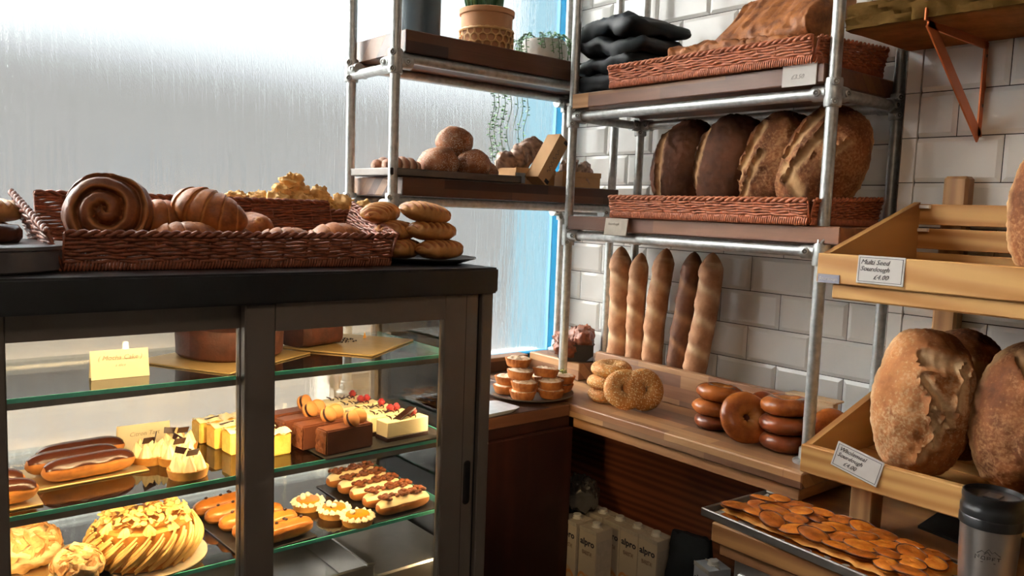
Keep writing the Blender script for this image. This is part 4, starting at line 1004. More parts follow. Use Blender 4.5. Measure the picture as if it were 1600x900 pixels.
# ---------------------------------------------------------------- in the fridge, top shelf
def z_on(s, h=.0005): return SZ[s] + h
def board(label, x, y, s, Lx, Ly, rot, mat, h=.003):
    return tag(MB().box(-Lx/2, Lx/2, -Ly/2, Ly/2, 0, h, .0008).build('cake_board', mat, None, loc=(x, y, z_on(s)), rot=(0, 0, rot)), label, 'cake board')
def tent_card(label, x, y, z, W_, H_, lines, rot=0):
    c = thing('price_card', label, 'price card', (x, y, z), (0, 0, rot))
    m = MB(); m.box(-W_/2, W_/2, 0, .0008, 0, H_, 0, Matrix.Rotation(-.22, 4, 'X')); m.box(-W_/2, W_/2, 0, .0008, 0, H_, 0, Matrix.Translation((0, 2*H_*math.sin(.22), 0)) @ Matrix.Rotation(.22, 4, 'X'))
    m.build('folded_card', CREAMP, c, smooth=False)
    for i, (tx, sz, dz) in enumerate(lines):
        f = H_*dz; writing('lettering', tx, sz, M('pale_ink', (.30, .24, .17), .7), c, (0, f*math.sin(.22)-.0012, f*math.cos(.22)), (PI/2-.22, 0, 0), .3, 'CENTER')
    return c
tent_card('cream folded name card alone on the top fridge shelf', -1.664, -.468, z_on(0), .094, .050, [('( Mocha Cake )', .0115, .66), ('a slice', .007, .42)], -.03)
board('gold square cake board under the brown cake, top fridge shelf', -1.445, -.372, 0, .25, .23, .52, GOLD)
board('gold square cake board under the dark cake, top fridge shelf', -1.155, -.345, 0, .23, .22, .62, GOLD, .004)
def cake_part(name, label, loc, rot, prof_fn, mats):
    pass
ck = thing('chocolate_cake', 'plain brown round chocolate cake on the gold board, top fridge shelf', 'cake', (-1.425, -.345, z_on(0, .0037)))
MB().lathe([(0, 0), (.098, 0), (.104, .006), (.106, .050), (.101, .060), (0, .063)], 50, None, lambda r, z, a: (r*(1+.012*math.sin(a*5)), z + .002*math.sin(a*3+r*40))).build('sponge', crust('brown_sponge', '#2c130b', '#4a2314', '#6d4026', .6, 30, .6, 120), ck)
ck = thing('chocolate_loaf_cake', 'dark chocolate cake with pale cut face, behind the right sliding door', 'cake', (-1.225, -.315, z_on(0, .0047)), .30)
MB().grid(lambda u, v: Vector((-.065+.105*u, .048*math.copysign(abs(math.cos(2*PI*v))**.5, math.cos(2*PI*v))*(1 if u > .12 else .75+u*2), .030 + .030*math.copysign(abs(math.sin(2*PI*v))**.5, math.sin(2*PI*v)) + .0015*nz((u*14, v*20, 0)))), 24, 40, cv=True, caps=True).build('sponge', crust('dark_sponge', '#2a120b', '#4a2315', '#6d3a22', .6, 40, .7, 150), ck)
MB().box(.0405, .0412, -.043, .043, .004, .056).build('cut_face', M('grey_crumb', (.23, .17, .135), .8, 0, .15, 60), ck)
MB().box(-.062, .040, -.044, .044, .060, .0635, .002).build('icing', M('yellow_icing', '#e8c47a', .5, 0, .06, 30), ck)
cr = MB()
for i in range(40): cr.ball(.0022, .0022, .0018, (.062+rnd.uniform(-.015, .035), rnd.uniform(-.05, .03), .0015), 4, 6)
tag(cr.build('crumbs', DCHOC, ck), kind='stuff')
tri = MB(); tri.prism([(-.006, 0), (.006, 0), (0, .014)], .0008); tag(tri.build('sugar_shard', M('amber_sugar', '#e0a850', .2), loc=(-1.090, -.300, z_on(0, .0047)), rot=(0, 0, .4)), 'tiny amber sugar shard standing on the right gold board', 'garnish')

# ---------------------------------------------------------------- fridge middle shelf
CHOUX = crust('choux_crust', '#8a4f22', '#c07a36', '#dda75e', .5, 24, .5, 90)
def eclair_parts(L, r, glaze, ridged=False):
    def body(u, v):
        a = 2*PI*v; s = (u-.5)*2; e = max(.03, 1-abs(s)**5)**.5; k = 1 + (.05*math.cos(7*a) if ridged else 0) + .03*nz((s*4, a, 1))
        return Vector((s*L/2, r*e*k*math.cos(a), r*.82*e*k*math.sin(a) + r*.82)), .4*max(0, -math.sin(a))
    b_ = MB().grid(body, 36, 28, cv=True, caps=True).mesh('choux', CHOUX, True, 80)
    def top(u, v):
        s = (u-.5)*2*.95; e = max(.05, 1-abs(s)**5)**.5; a = PI*(.12 + .76*v); lift = 1.05 + .05*math.sin(PI*v)
        wv = .10*math.sin(s*9)*(1 if v in (0, 1) else 0)
        return Vector((s*L/2, r*e*lift*math.cos(a+wv), r*.82*e*lift*math.sin(a) + r*.86 + (.0012*math.sin(v*PI*5) if ridged else 0)))
    t_ = MB().grid(top, 30, 12).mesh('glaze', glaze, True, 80)
    return b_, t_
def eclair(label, loc, rot, parts, group, extra=None):
    e = thing('eclair', label, 'eclair', loc, rot, group); put('choux_case', parts[0], e); put('glaze', parts[1], e)
    if extra: put(extra[0], extra[1], e)
    return e
ep = eclair_parts(.155, .0235, GLAZE)
G = 'chocolate eclairs in the fridge'
board('gold cake board under the three chocolate eclairs', -1.705, -.375, 1, .185, .13, .06, GOLD)
z = z_on(1, .0037)
eclair('chocolate eclair at the front of the middle-shelf trio', (-1.705, -.415, z), .10, ep, G); eclair('chocolate eclair in the middle of the middle-shelf trio', (-1.722, -.365, z), .05, ep, G); eclair('chocolate eclair at the back of the middle-shelf trio', (-1.700, -.320, z), .08, ep, G)
board('gold cake board under the two eclairs at the left stile', -1.875, -.455, 1, .16, .13, 0, GOLD)
eclair('chocolate eclair end showing at the left stile, front one', (-1.875, -.490, z), -.05, ep, G); eclair('chocolate eclair end showing at the left stile, behind the front one', (-1.885, -.430, z), -.02, ep, G)
TART = crust('tart_shell', '#a5692c', '#cf9648', '#e6bd77', .5, 24, .5, 90)
MER = crust('meringue', '#f0d8a0', '#f7e8bf', '#c9974f', .55, 30, .2, 60)
def tart_base(R, H): return MB().lathe([(0, 0), (R*.9, 0), (R, H), (R*.94, H), (R*.88, H*.75), (0, H*.7)], 40, None, lambda r, z, a: (r*(1+(.02*math.cos(a*20) if r > R*.89 else 0)), z)).mesh('tart_shell', TART, True, 50)
tb_ = tart_base(.036, .016)
def kiss(mb, x, y, z, r, h, ph=0):
    def g(u, v):
        a = 2*PI*v; rr = r*((1-u)**.75)*(1 + .14*math.cos(7*a + u*2 + ph))*(1 if u > .08 else .85); return Vector((x + rr*math.cos(a) + .004*u*u*math.cos(ph), y + rr*math.sin(a) + .004*u*u*math.sin(ph), z + h*u)), .5*u**4
    mb.grid(g, 12, 28, cv=True, caps=True)
km = MB(); 
for i in range(6): a = 2*PI*i/6; kiss(km, .020*math.cos(a), .020*math.sin(a), .012, .0135, .030, i)
kiss(km, 0, 0, .016, .014, .034); km = km.mesh('meringue', MER, True, 80)
fl = MB().lathe([(0, 0), (.030, 0), (.030, .002), (0, .003)], 24).mesh('filling', M('lemon_curd', '#f4c33c', .25, 0, .05), True, 40)
sh = MB().box(-.014, .014, -.001, .001, 0, .012, .0004).mesh('shard', DCHOC, False)
G = 'lemon meringue tarts in the fridge'
for i, (x, y, lab) in enumerate(((-1.594, -.378, 'lemon meringue tart in front of the middle-shelf name card'), (-1.553, -.412, 'lemon meringue tart second from left on the middle shelf'), (-1.560, -.498, 'lemon meringue tart nearest the front shelf edge'), (-1.530, -.345, 'lemon meringue tart at the back beside the name card'))):
    t_ = thing('meringue_tart', lab, 'tart', (x, y, z_on(1)), i*.7, G); put('tart_shell', tb_, t_); put('lemon_filling', fl, t_, (0, 0, .0105)); put('meringue', km, t_)
    put('chocolate_shard', sh, t_, (-.004, -.006, .038), (.3, .15, .5-i*.7)); put('chocolate_shard', sh, t_, (.012, .008, .038), (.2, -.2, 1.2))
tent_card('cream folded name card behind the meringue tarts, middle fridge shelf', -1.578, -.290, z_on(1), .100, .050, [('Citron Tart', .012, .55)], -.03)
LEM = crust('lemon_sponge', '#d9a640', '#efc764', '#f7e3a4', .6, 40, .6, 160)
G = 'lemon cream slices in the fridge'
lsb = MB().box(-.048, .048, -.021, .021, 0, .042, .002, seg=2).mesh('sponge', LEM, True, 40)
def cream_top(Lx, Ly, seed): return MB().grid(lambda u, v: Vector(((u-.5)*Lx*(1.02), (v-.5)*Ly*1.02, .0415 + .008*abs(math.sin(u*PI*3.2+seed))*math.sin(PI*min(.97, max(.03, v)))**.5 + .003*nz((u*8, v*6, seed)))), 30, 12).mesh('cream_topping', M('pale_cream', '#f6e9bd', .5, 0, .05, 40, .4, 120), True, 80)
ct_ = cream_top(.096, .042, 1)
for i, (x, y, lab) in enumerate(((-1.432, -.290, 'lemon cream slice at the back of the middle-shelf row'), (-1.420, -.345, 'lemon cream slice second from the back'), (-1.408, -.400, 'lemon cream slice third from the back, behind the centre stile'), (-1.398, -.455, 'lemon cream slice at the front, behind the centre stile'))):
    t_ = thing('lemon_slice', lab, 'cake slice', (x, y, z_on(1)), .08, G); put('sponge', lsb, t_); put('cream_topping', ct_, t_); put('chocolate_shard', sh, t_, (-.018, 0, .046), (1.3, 0, .3))
board('black card board under the mousse and cheesecake slices', -1.165, -.385, 1, .30, .33, .02, BLKBOARD, .004)
z = z_on(1, .0047)
G = 'chocolate mousse slices in the fridge'
mb_ = MB().box(-.056, .056, -.0205, .0205, 0, .050, .0025, seg=2).mesh('mousse_block', CHOC, True, 40)
cf = MB().grid(lambda u, v: Vector((-.0565 + .0028*nz((u*7, v*7, 3), 1, 4, 2), (u-.5)*.038, .002+.044*v)), 14, 16).mesh('crumb_face', crust('choc_crumb', '#4a2415', '#7d4a2c', '#a4703f', .8, 60, 1, 160), True, 90)
MAC = M('macaron_shell', '#b8793f', .6, 0, .1, 60, .4, 160)
mc = MB().lathe([(0, 0), (.014, 0), (.0175, .003), (.0165, .007), (.010, .0105), (0, .0115)], 20).mesh('macaron', MAC, True, 60)
mcf = MB().lathe([(0, 0), (.0155, 0), (.0155, .004), (0, .004)], 18).mesh('macaron_cream', DCHOC, True, 40)
for i, (x, y, lab) in enumerate(((-1.252, -.515, 'chocolate mousse slice at the front of the four with macarons'), (-1.276, -.458, 'chocolate mousse slice second from the front'), (-1.290, -.402, 'chocolate mousse slice third from the front'), (-1.290, -.346, 'chocolate mousse slice at the back, greyish top'))):
    t_ = thing('mousse_slice', lab, 'cake slice', (x, y, z), .10, G); put('mousse_block', mb_, t_); put('crumb_face', cf, t_)
    for k_, (dx, dy, rx) in enumerate(((.012, -.006, 1.1), (.034, .004, 1.25)) if i < 3 else ((.030, 0, 1.2),)):
        m1 = put('macaron', mc, t_, (dx, dy-.002, .062), (rx, 0, .5-.9*k_)); put('macaron_half', mc, m1, (0, 0, -.0035), (PI, 0, 0)); put('macaron_cream', mcf, m1, (0, 0, -.0038))
G = 'raspberry cheesecake slices in the fridge'
cb_ = MB().box(-.054, .054, -.0215, .0215, .009, .042, .0015).mesh('cream_layer', M('cheesecake_cream', '#f1dfae', .5, 0, .04, 40), True, 40)
bb = MB().box(-.055, .055, -.0225, .0225, 0, .009, .001).mesh('biscuit_base', DCHOC, False)
ra = MB().ball(.0085, .0085, .009, (0, 0, .008), 12, 16, lambda d: (1 + .12*math.sin(d.x*14)*math.sin(d.y*14)*1.0 + .06*math.sin(d.z*16), 0)).mesh('raspberry', BERRY, True, 90)
cu = MB()
for i in range(16):
    c0 = Vector((rnd.uniform(-.048, .048), rnd.uniform(-.018, .018), .043)); a = rnd.uniform(0, 6.28); cu.tube([c0 + Vector((.006*math.cos(a+q*.5)*1.0, .006*math.sin(a+q*.5), .002+.0012*q)) for q in range(5)], .0013, 5)
cu = cu.mesh('chocolate_curls', DCHOC, True, 60)
for i, (x, y, lab) in enumerate(((-1.105, -.500, 'raspberry cheesecake slice nearest the shelf front, with a chocolate wedge'), (-1.115, -.446, 'raspberry cheesecake slice second from the front'), (-1.122, -.392, 'raspberry cheesecake slice in the middle of its row'), (-1.130, -.338, 'raspberry cheesecake slice second from the back'), (-1.138, -.284, 'raspberry cheesecake slice at the back of its row'))):
    t_ = thing('cheesecake_slice', lab, 'cake slice', (x, y, z), .06, G); put('cream_layer', cb_, t_); put('biscuit_base', bb, t_); tag(put('chocolate_curls', cu, t_), kind='stuff')
    put('raspberry', ra, t_, (.030, .004, .042)); 
    if i in (1, 3): put('raspberry', ra, t_, (.012, .002, .042), (0, .2, 1))
    if i == 0: MB().box(-.026, .026, -.010, .010, 0, .004, .001).build('chocolate_wedge', DCHOC, t_, loc=(.004, -.004, .050), rot=(0, -.35, .2))

# ---------------------------------------------------------------- fridge bottom shelf
z = z_on(2)
tag(MB().lathe([(0, 0), (.108, 0), (.109, .001), (.109, .003), (0, .003)], 50).build('cake_board', M('round_gold_board', (.72, .60, .42), .4, .3), loc=(-1.620, -.440, z)), 'round pale gold board under the almond cake', 'cake board')
ck = thing('almond_cake', 'large almond-topped cake with piped caramel cream on the bottom fridge shelf', 'cake', (-1.620, -.440, z+.0032))
CCRM = crust('piped_caramel_cream', '#c99a4e', '#e6bf76', '#f4dca6', .45, 30, .2, 90)
MB().lathe([(0, 0), (.080, 0), (.086, .004), (.083, .030), (.078, .066), (.074, .070), (0, .072)], 50).build('sponge', crust('caramel_sponge', '#8f5a22', '#bd8237', '#d9a85c', .5, 24, .5, 80), ck)
rp_ = MB()
for i in range(25):
    a = 2*PI*i/25; pts = []
    for q in range(12):
        u = q/11; aa = a + .55*u; r_ = .087 + .009*math.sin(PI*u); pts.append((r_*math.cos(aa), r_*math.sin(aa), .008 + .052*u))
    for dr in (-.005, .0, .005):
        rp_.tube([(p_[0]*(1+.03*math.cos(dr*400)), p_[1]*(1+.03*math.cos(dr*400)), p_[2]+dr*1.3) for p_ in pts], lambda u: .0048*(1-.55*abs(2*u-1)), 6)
for lay in (0,):
    for i in range(11): a = 2*PI*i/11; kiss(rp_, .070*math.cos(a), .070*math.sin(a), .064, .014, .018, i)
rp_.build('piped_cream', CCRM, ck)
ALM = crust('toasted_almond', '#c98f45', '#e6bd77', '#f5e2b4', .5, 60, .3, 120)
am = MB()
for i in range(230):
    r_ = .074*math.sqrt(rnd.random()); a = rnd.uniform(0, 6.28); m4 = Matrix.Translation((r_*math.cos(a), r_*math.sin(a), .078 + .014*math.sin(PI*min(1, r_/.08))*rnd.random() + rnd.uniform(0, .006))) @ Matrix.Rotation(rnd.uniform(0, 6.28), 4, 'Z') @ Matrix.Rotation(rnd.uniform(-.9, .9), 4, 'X') @ Matrix.Rotation(rnd.uniform(-.8, .8), 4, 'Y')
    am.lathe([(0, 0), (.0075, .0004), (.008, .0009), (0, .0016)], 8, m4 @ Matrix.Diagonal((1, .62, 1, 1)))
tag(am.build('almond_flakes', ALM, ck, angle=60), kind='stuff')
FLK = crust('flaky_pastry', '#a86f3a', '#d6a768', '#f0d7a6', .6, 40, .8, 150)
fk = lump_mesh('crumble_cake', .046, 77, FLK, (1.1, .9, .78), .22, 2.4, 26, 36)
fkm = MB()
for i in range(150):
    d = Vector((rnd.gauss(0, 1), rnd.gauss(0, 1), abs(rnd.gauss(0, 1))*1.1)).normalized(); m4 = Matrix.Translation((d.x*.050, d.y*.041, .034+d.z*.036)) @ d.to_track_quat('Z', 'Y').to_matrix().to_4x4() @ Matrix.Rotation(rnd.uniform(0, 6), 4, 'Z') @ Matrix.Rotation(rnd.uniform(-.7, .7), 4, 'X')
    fkm.lathe([(0, 0), (.010, .0005), (.0105, .001), (0, .0016)], 7, m4 @ Matrix.Diagonal((1, .55, 1, 1)))
fkm = fkm.mesh('flakes', FLK, True, 60)
for i, (x, y, sc_, lab) in enumerate(((-1.805, -.385, 1.15, 'flaky praline cake at the left of the bottom fridge shelf'), (-1.745, -.505, .95, 'flaky praline cake nearer the front, half out of view below'))):
    t_ = thing('praline_cake', lab, 'cake', (x, y, z+.0035), i*1.3, 'flaky praline cakes in the fridge'); t_.scale = (sc_,)*3; put('sponge', fk, t_); tag(put('almond_flakes', fkm, t_), kind='stuff')
board('gold cake board under the flaky praline cakes', -1.790, -.430, 2, .19, .22, .1, GOLD)
ec = eclair_parts(.140, .0205, CARAMEL, True)
bits = MB()
for i in range(5): bits.ball(.004, .003, .0028, (rnd.uniform(-.05, .05), rnd.uniform(-.008, .008), .0385), 5, 7)
bits = bits.mesh('nut_pieces', DCHOC, True)
G = 'caramel eclairs in the fridge'
board('black card board under the caramel eclairs', -1.408, -.415, 2, .16, .26, .05, BLKBOARD)
for i, (x, y, lab) in enumerate(((-1.390, -.520, 'caramel eclair nearest the front of the bottom shelf'), (-1.400, -.468, 'caramel eclair second from the front'), (-1.408, -.416, 'caramel eclair in the middle of the five'), (-1.418, -.364, 'caramel eclair second from the back'), (-1.425, -.312, 'caramel eclair at the back of the five'))):
    eclair(lab, (x, y, z+.0035), .12, ec, G, ('nut_pieces', bits))
WCRM = crust('white_piped_cream', '#f2dfae', '#faf0d0', '#fff6de', .5, 30, .15, 60)
tb2 = tart_base(.034, .016)
cm2 = MB()
for i in range(14): a = 2*PI*i/14; kiss(cm2, .0300*math.cos(a), .0300*math.sin(a), .014, .0080, .0085, i)
cm2 = cm2.mesh('piped_cream', WCRM, True, 80)
cf2 = MB().lathe([(0, 0), (.025, 0), (.024, .0035), (0, .005)], 28).mesh('caramel', M('orange_caramel', '#d98a1e', .15, 0, .08), True, 50)
dt = MB().ball(.006, .006, .0055, (0, 0, .005), 10, 14).mesh('white_ball', M('white_chocolate', '#f6ecc8', .4, 0, .04), True)
G = 'caramel cream tarts in the fridge'
for i, (x, y, lab, n) in enumerate(((-1.270, -.385, 'caramel cream tart furthest back with white chocolate balls', 3), (-1.243, -.455, 'caramel cream tart in the middle with white balls and a chocolate stick', 3), (-1.222, -.520, 'caramel cream tart at the front shelf edge, plain orange top', 1))):
    t_ = thing('cream_tart', lab, 'tart', (x, y, z), i, G); put('tart_shell', tb2, t_); put('piped_cream', cm2, t_); put('caramel_filling', cf2, t_, (0, 0, .0180))
    for k_ in range(n): put('white_chocolate_ball', dt, t_, (.012*math.cos(k_*1.0+1.2), .012*math.sin(k_*1.0+1.2), .0215))
    if i == 1: MB().box(-.016, .016, -.003, .003, 0, .003).build('chocolate_stick', DCHOC, t_, loc=(.0, .008, .022), rot=(0, 0, .4))
en = eclair_parts(.135, .0205, M('cream_glaze', '#ecd2a0', .4, 0, .08))
nb = MB()
for i in range(48): nb.ball(.0068, .0048, .0042, (rnd.uniform(-.056, .060), rnd.uniform(-.013, .013), .037+rnd.uniform(0, .006)), 5, 7, lambda d: (1+.25*nz(d*2, 1, 2, i), 0))
nb = nb.mesh('caramel_nuts', crust('caramel_nut', '#4a230f', '#7d431d', '#b57838', .3, 60, .6, 120), True, 80)
G = 'nut-topped eclairs in the fridge'
board('black card board under the nut-topped eclairs', -1.112, -.410, 2, .17, .27, .0, BLKBOARD)
for i, (x, y, lab) in enumerate(((-1.112, -.520, 'nut-topped eclair nearest the front shelf edge'), (-1.115, -.467, 'nut-topped eclair second from the front'), (-1.118, -.414, 'nut-topped eclair in the middle of the five'), (-1.120, -.361, 'nut-topped eclair second from the back'), (-1.122, -.308, 'nut-topped eclair at the back of the five'))):
    t_ = eclair(lab, (x, y, z+.0035), .06, en, G); tag(put('caramel_nuts', nb, t_), kind='stuff')

# ---------------------------------------------------------------- tray of pastries on the window counter, seen through the fridge side
tag(MB().box(-.10, .10, -.07, .07, 0, .008, .002).build('serving_tray', STEEL, loc=(-.765, -.08, -.3378)), 'flat steel tray behind the fridge side glass', 'tray')
for i, (dx, dy, lab) in enumerate(((-.055, -.02, 'dusted pastry on the steel tray, nearest the rack post'), (.0, -.025, 'dusted pastry in the middle of the steel tray'), (.055, -.02, 'dusted pastry at the right of the steel tray'), (-.028, .035, 'dusted pastry at the back left of the steel tray'), (.03, .035, 'dusted pastry at the back right of the steel tray'))):
    o = put('dusted_pastry', lumps[i % 4], None, (-.765+dx, -.08+dy, -.332), (0, 0, i)); o.scale = (.9, .9, .8); tag(o, lab, 'pastry', 'pastries on the steel tray')

# ---------------------------------------------------------------- apple traybake and travel mug on the low counter
A = math.radians(-4)
tt = thing('baking_tray', 'shallow dark baking tray of apple traybake on the low counter', 'tray', (-.555, -1.205, -.4198), (0, 0, -.07))
m = MB(); m.box(-.105, .105, -.235, .235, 0, .003)
for q in ((-.109, -.102, -.24, .24), (.102, .109, -.24, .24), (-.109, .109, -.24, -.233), (-.109, .109, .233, .24)): m.box(*q, 0, .018, .002)
m.build('tray', M('worn_tray_metal', (.20, .18, .16), .4, .7), tt)
MB().grid(lambda u, v: Vector((-.088+.196*u, -.21+.44*v + .006*nz((u*5, v*5, 2)), .0045 + .016*max(0, u-.8)*3 + .002*nz((u*9, v*9, 0)))), 12, 24).build('baking_paper', M('baking_paper', (.62, .60, .56), .6), tt)
AP = crust('baked_apple_glaze', '#a85217', '#d6842f', '#ecb768', .25, 22, .6, 70)
APD = crust('browned_apple', '#7a3812', '#b5651f', '#d29040', .28, 26, .6, 80)
def tslab(u, v):
    x = -.080+.165*u; y = -.215+.43*v; e = min(1, min(u, 1-u)*9, min(v, 1-v)*16)
    return Vector((x + .006*nz((v*14, 1, 2)) * (1 if u in (0, 1) else .3), y + .006*nz((u*8, 3, 1))*(1 if v in (0, 1) else .3), .007 + .020*max(.15, e)**.5*(1 + .35*nz((x*30, y*30, 0), 1, 3, 3)))), max(0, .6-e)
sl = thing('apple_traybake', 'apple traybake with overlapping glazed apple slices', 'cake', (-.555, -1.205, -.4198), (0, 0, -.07))
m = MB().grid(tslab, 34, 70); m.add([(-.080, -.215, .005), (.085, -.215, .005), (.085, .215, .005), (-.080, .215, .005)], [[0, 1, 2, 3]]); m.build('cake_base', AP, sl)
def slice_mesh(seed):
    def g(u, v):
        a = 2*PI*v; r = .034*u*(1+.05*nz((math.cos(a), math.sin(a), 1), 1, 3, seed)); z = .0045*(1-u**4) + .0012*nz((u*4, math.cos(a)*2, math.sin(a)*2), 1, 3, seed)
        return Vector((r*math.cos(a), r*.66*math.sin(a), z)), 0.0
    mb = MB().grid(g, 9, 26, cv=True); mb.grid(lambda u, v: Vector((.034*u*math.cos(2*PI*v), .034*.66*u*math.sin(2*PI*v), -.004)), 2, 26, cv=True)
    return mb
sa = [slice_mesh(i).mesh('apple_slice', AP if i % 2 else APD, True, 80) for i in range(4)]
rim_m = MB().tube([(.0335*math.cos(2*PI*i/30), .0335*.66*math.sin(2*PI*i/30), .0010) for i in range(31)], .0010, 5, False).mesh('browned_rim', M('apple_skin', '#5a2610', .35, 0, .2, 40), True)
i = 0
for r_ in range(4):
    for c_ in range(9):
        x = -.058 + .040*r_ + rnd.uniform(-.005, .005); y = -.188 + .047*c_ + (.022 if r_ % 2 else 0) + rnd.uniform(-.006, .006)
        if y > .20: continue
        s = put('apple_slice', sa[i % 4], sl, (x, y, .0305 + rnd.uniform(-.002, .003)), (rnd.uniform(-.16, .16), rnd.uniform(-.16, .16), PI/2 + rnd.uniform(-.8, .8))); put('browned_rim', rim_m, s); i += 1
tag(MB().prism([(-.07, -.06), (.09, -.05), (.07, .06), (-.05, .05)], .006, Matrix.Translation((0, 0, .006)) @ Matrix.Rotation(-PI/2, 4, 'X')).build('slate_board', M('black_slate', (.010, .010, .010), .6), loc=(-.270, -1.315, -.4198)), 'small black slate lying on the low counter behind the mug', 'slate')
mg = thing('travel_mug', 'brushed steel travel mug with black lid on the low counter', 'mug', (-.592, -1.492, -.4198))
MB().lathe([(0, 0), (.036, 0), (.038, .003), (.0385, .02), (.041, .06), (.0435, .11), (.0445, .150), (0, .150)], 48).build('cup_body', STEEL, mg)
BRB = M('black_rubber_plastic', (.012, .012, .013), .32, 0, .1, 20)
ld = MB().lathe([(.0448, .146), (.0468, .147), (.0468, .160), (.0455, .163), (.0465, .166), (.0465, .176), (.0445, .179), (.0445, .188), (.0455, .191), (.0450, .199), (.0425, .200), (.041, .193), (.038, .1915), (0, .1915)], 56).build('lid', BRB, mg)
MB().box(-.014, .014, -.012, .012, .1915, .1945, .001).build('slider', BRB, ld)
lg = MB(); am0 = math.atan2(-1.975+1.492, -2.025+.592) + .02
def onc(s, h): a = am0 + s/.0425; r_ = .0428 + (h-.09)*.022; return (r_*math.cos(a), r_*math.sin(a), h)
for pl_ in ([(-.016, .108), (-.009, .114), (-.005, .111), (.000, .118), (.005, .112), (.008, .115), (.017, .108)], [(-.006, .1085), (-.001, .113), (.003, .108)],
            [(-.018, .098), (-.018, .105), (-.013, .101), (-.013, .106)], [(-.010, .100), (-.008, .105), (-.005, .105), (-.004, .100), (-.009, .100)], [(-.001, .100), (-.001, .105), (.003, .105), (.003, .102), (.0, .102)], [(.006, .100), (.006, .105), (.010, .105)], [(.006, .1025), (.009, .1025)], [(.012, .105), (.018, .105)], [(.015, .105), (.015, .100)], [(-.010, .0955), (.011, .0955)]):
    lg.tube([onc(*q) for q in pl_], .0007, 4)
lg.build('mountain_emblem', BLKBOARD, mg)

# ---------------------------------------------------------------- price cards on the racks and stand
def flat_card(name, label, loc, rot, W_, H_, lines, mat=PAPER, frame=True, ink=INK):
    c = thing(name, label, 'price card', loc, rot)
    MB().box(-W_/2, W_/2, 0, .003, 0, H_, .0006).build('card', mat, c, smooth=False)
    if frame:
        f = MB(); k_ = .0035
        for q in ((-W_/2+k_, W_/2-k_, k_, k_+.0008), (-W_/2+k_, W_/2-k_, H_-k_-.0008, H_-k_), (-W_/2+k_, -W_/2+k_+.0008, k_, H_-k_), (W_/2-k_-.0008, W_/2-k_, k_, H_-k_)): f.box(q[0], q[1], -.0004, .0004, q[2], q[3])
        f.build('printed_border', INK, c, smooth=False)
    for tx, sz, x, z_ in lines: writing('lettering', tx, sz, ink, c, (x, -.0005, z_), (PI/2, 0, 0), .35)
    return c
flat_card('price_card', 'white price card clipped to the upper shelf board under the focaccia basket', (-.378, -.953, .508), (0, 0, W90), .084, .051, [('£3.50', .014, -.020, .016)], PAPER, False, M('faint_ink', (.45, .42, .39), .8))
c = flat_card('price_card', 'blank-looking pale wooden card holder on the lower shelf board', (-.391, -.428, .151), (-.12, 0, W90-.05), .088, .047, [('Sourdough', .010, -.032, .028)], M('pale_wood_card', (.55, .49, .41), .8), False, M('fainter_ink', (.42, .37, .31), .8))
flat_card('price_card', 'white price card reading Multi Seed on the upper stand tray', (-.5685, -1.263, .0985), (-.06, 0, W90), .088, .052, [('Multi Seed', .0125, -.038, .036), ('Sourdough', .0125, -.038, .0235), ('£4.00', .0125, -.012, .009)])
flat_card('price_card', 'white price card reading Wholemeal hung askew on the lower stand tray', (-.570, -1.243, -.2665), (-.10, .21, W90), .094, .049, [('Wholemeal', .0115, -.040, .034), ('Sourdough', .0115, -.040, .0225), ('£4.00', .0115, -.024, .0095)])
lt = thing('label_tape', 'small grey-blue label tape stuck under the upper stand tray corner', 'label', (-.5665, -1.163, .0925), (0, 0, W90))
MB().box(-.022, .022, 0, .0015, 0, .0165).build('tape', M('lavender_tape', (.30, .29, .36), .6), lt, smooth=False); writing('lettering', 'Sourdough', .0088, PAPER, lt, (-.020, -.0004, .0055), (PI/2, 0, 0), .3)

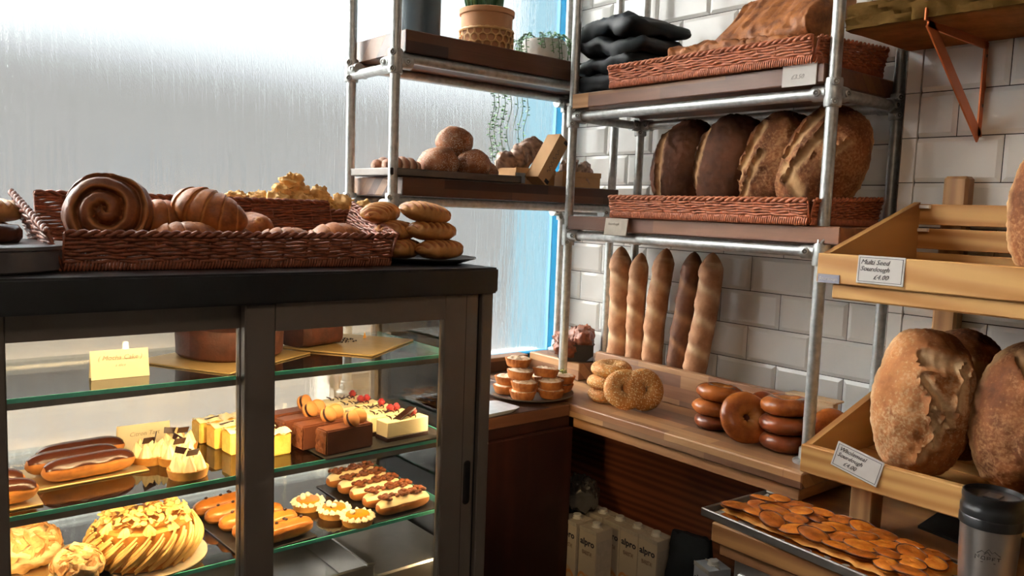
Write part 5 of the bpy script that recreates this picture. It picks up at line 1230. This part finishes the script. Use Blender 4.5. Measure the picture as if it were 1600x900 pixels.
# ---------------------------------------------------------------- oat drink cartons below the counter
CT = M('carton_board', (.50, .42, .31), .55, 0, .05, 12); CTS = M('carton_side', (.44, .38, .30), .55, 0, .12, 60); NAVY = M('navy_print', (.018, .018, .035), .6); ORG = M('orange_print', (.55, .25, .08), .6, 0, .2, 30); OLV = M('olive_print', (.30, .27, .16), .6, 0, .2, 30)
CAPW = M('white_cap', (.62, .58, .50), .4); BRN = M('brown_print', (.16, .08, .05), .6); SLV = M('silver_carton', (.55, .55, .56), .35, .2)
cart_m = {}
def carton(label, x, y, group, mat=CT, rot=W90):
    c = thing('drink_carton', label, 'carton', (x, y, -.9148), rot, group)
    if 'b' not in cart_m:
        cart_m['b'] = MB().box(-.0335, .0335, -.0335, .0335, 0, .236, .0012).mesh('carton', [CT], False)
        cart_m['s'] = MB().box(-.0335, .0335, -.0335, .0335, 0, .236, .0012).mesh('carton', [SLV], False)
        cart_m['cap'] = MB().lathe([(0, 0), (.0155, 0), (.0155, .002), (.0125, .003), (.0125, .011), (.0115, .012), (0, .012)], 24).mesh('cap', CAPW, True, 40)
        cart_m['lip'] = MB().box(-.0335, .0335, -.0345, -.0325, .226, .2375, .0005).box(-.032, .032, -.002, .002, .2365, .2385).mesh('fold', CTS, False)
        cart_m['side'] = MB().box(.0337, .0341, -.028, .028, .02, .205).mesh('side_print', CTS, False)
        m = MB(); 
        for (cx, cz, r_) in ((-.016, .085, .017), (.012, .070, .019), (-.008, .045, .016)):
            m.grid(lambda u, v: Vector((cx+r_*(.62+.38*u)*math.cos(2*PI*v), -.0340, cz+r_*1.25*(.62+.38*u)*math.sin(2*PI*v))), 2, 24, cv=True)
        cart_m['motif'] = m.mesh('motif', ORG, False)
        cart_m['blot'] = MB().grid(lambda u, v: Vector((.002+.030*u*math.cos(2*PI*v)*.9, -.0338, .055+.05*u*math.sin(2*PI*v))), 2, 24, cv=True).mesh('blot', M('beige_print', (.50, .34, .18), .6), False)
        cart_m['t1'] = text_mesh('alpro', .0265, NAVY, 0, 'CENTER', .0007); cart_m['t2'] = text_mesh('!BARISTA!', .0125, BRN, 0, 'CENTER')
    put('box', cart_m['b' if mat is CT else 's'], c)
    put('cap', cart_m['cap'], c, (0, .002, .236)); put('folded_edge', cart_m['lip'], c); put('side_print', cart_m['side'], c)
    put('printed_motif', cart_m['motif'], c); put('printed_shape', cart_m['blot'], c)
    put('brand_lettering', cart_m['t1'], c, (0, -.0340, .188), (PI/2, 0, 0)); o = put('product_lettering', cart_m['t2'], c, (0, -.0340, .160), (PI/2, 0, 0)); o.scale = (.72, 1.35, 1)
    return c
G = 'cartons under the counter'
carton('drink carton standing alone in front of the carton row', -.405, -.425, G)
carton('drink carton half hidden by the cabinet edge', -.405, -.345, G)
for y, lab in ((-.566, 'last drink carton of the back row, towards the black bag'), (-.497, 'second drink carton from the bag end of the back row'), (-.428, 'third drink carton from the bag end, half hidden by the front carton'), (-.359, 'drink carton at the cabinet end of the back row')):
    carton(lab, -.312, y, G)
carton('silver white carton beside the steel counter leg', -.335, -.775, G, SLV, W90-.35)
m = MB().grid(lambda u, v: Vector((.075*(u-.5)*2*(1+.1*nz((v*4, u*4, 1))), .06*math.cos(2*PI*v)*(1-.5*abs(u-.5)), .045+.045*math.sin(2*PI*v)*(1-.4*abs(2*u-1)**2) + .016*nz((u*9, math.cos(2*PI*v)*5, math.sin(2*PI*v)*5), 1, 4, 2))), 40, 40, cv=True, caps=True)
tag(m.build('foil_pack', M('dull_foil', (.11, .10, .088), .4, .6, .2, 30), loc=(-.335, -.285, -.680), rot=(0, 0, .9), angle=40), 'crumpled grey foil pack lying on top of the cartons by the cabinet', 'pack')
carton('hidden carton under the foil pack, behind the cabinet edge', -.312, -.290, G)
m = MB().grid(lambda u, v: Vector(((.075 - .02*u)*math.copysign(abs(math.cos(2*PI*v))**.6, math.cos(2*PI*v))*(1+.06*nz((u*5, v*9, 2))), (.055-.045*u*u)*math.copysign(abs(math.sin(2*PI*v))**.6, math.sin(2*PI*v)), .27*u + .008*nz((math.cos(2*PI*v)*3, u*5, 1)))), 30, 40, cv=True, caps=True)
tag(m.build('plastic_bag', BAGM, loc=(-.292, -.672, -.9148), rot=(0, 0, W90+.25), angle=50), 'black plastic sack standing between the cartons under the counter', 'bag')
# dark tin on the bark shelf
tag(MB().box(-.09, .09, -.06, .06, 0, .14, .006, seg=2).build('storage_box', M('black_tin', (.012, .012, .012), .45), loc=(-.27, -1.20, .656), rot=(0, 0, W90+.05)), 'black box standing on the bark-edged shelf', 'box')
for i, (p_, s) in enumerate((((-.33, -1.40, .661), 1), ((-.26, -1.48, .661), 1.1))):
    o = put('moss_clump', lump_mesh('moss', .05, 90+i, crust('moss', '#2a2a12', '#4f4a1e', '#7a6a2a', .9, 40, 1, 120), (1.3, 1, .6), .4, 2.5), None, p_, (0, 0, i)); tag(o, 'clump of dry olive moss on the bark shelf, %s' % ('nearer the black box' if i == 0 else 'further right'), 'moss')
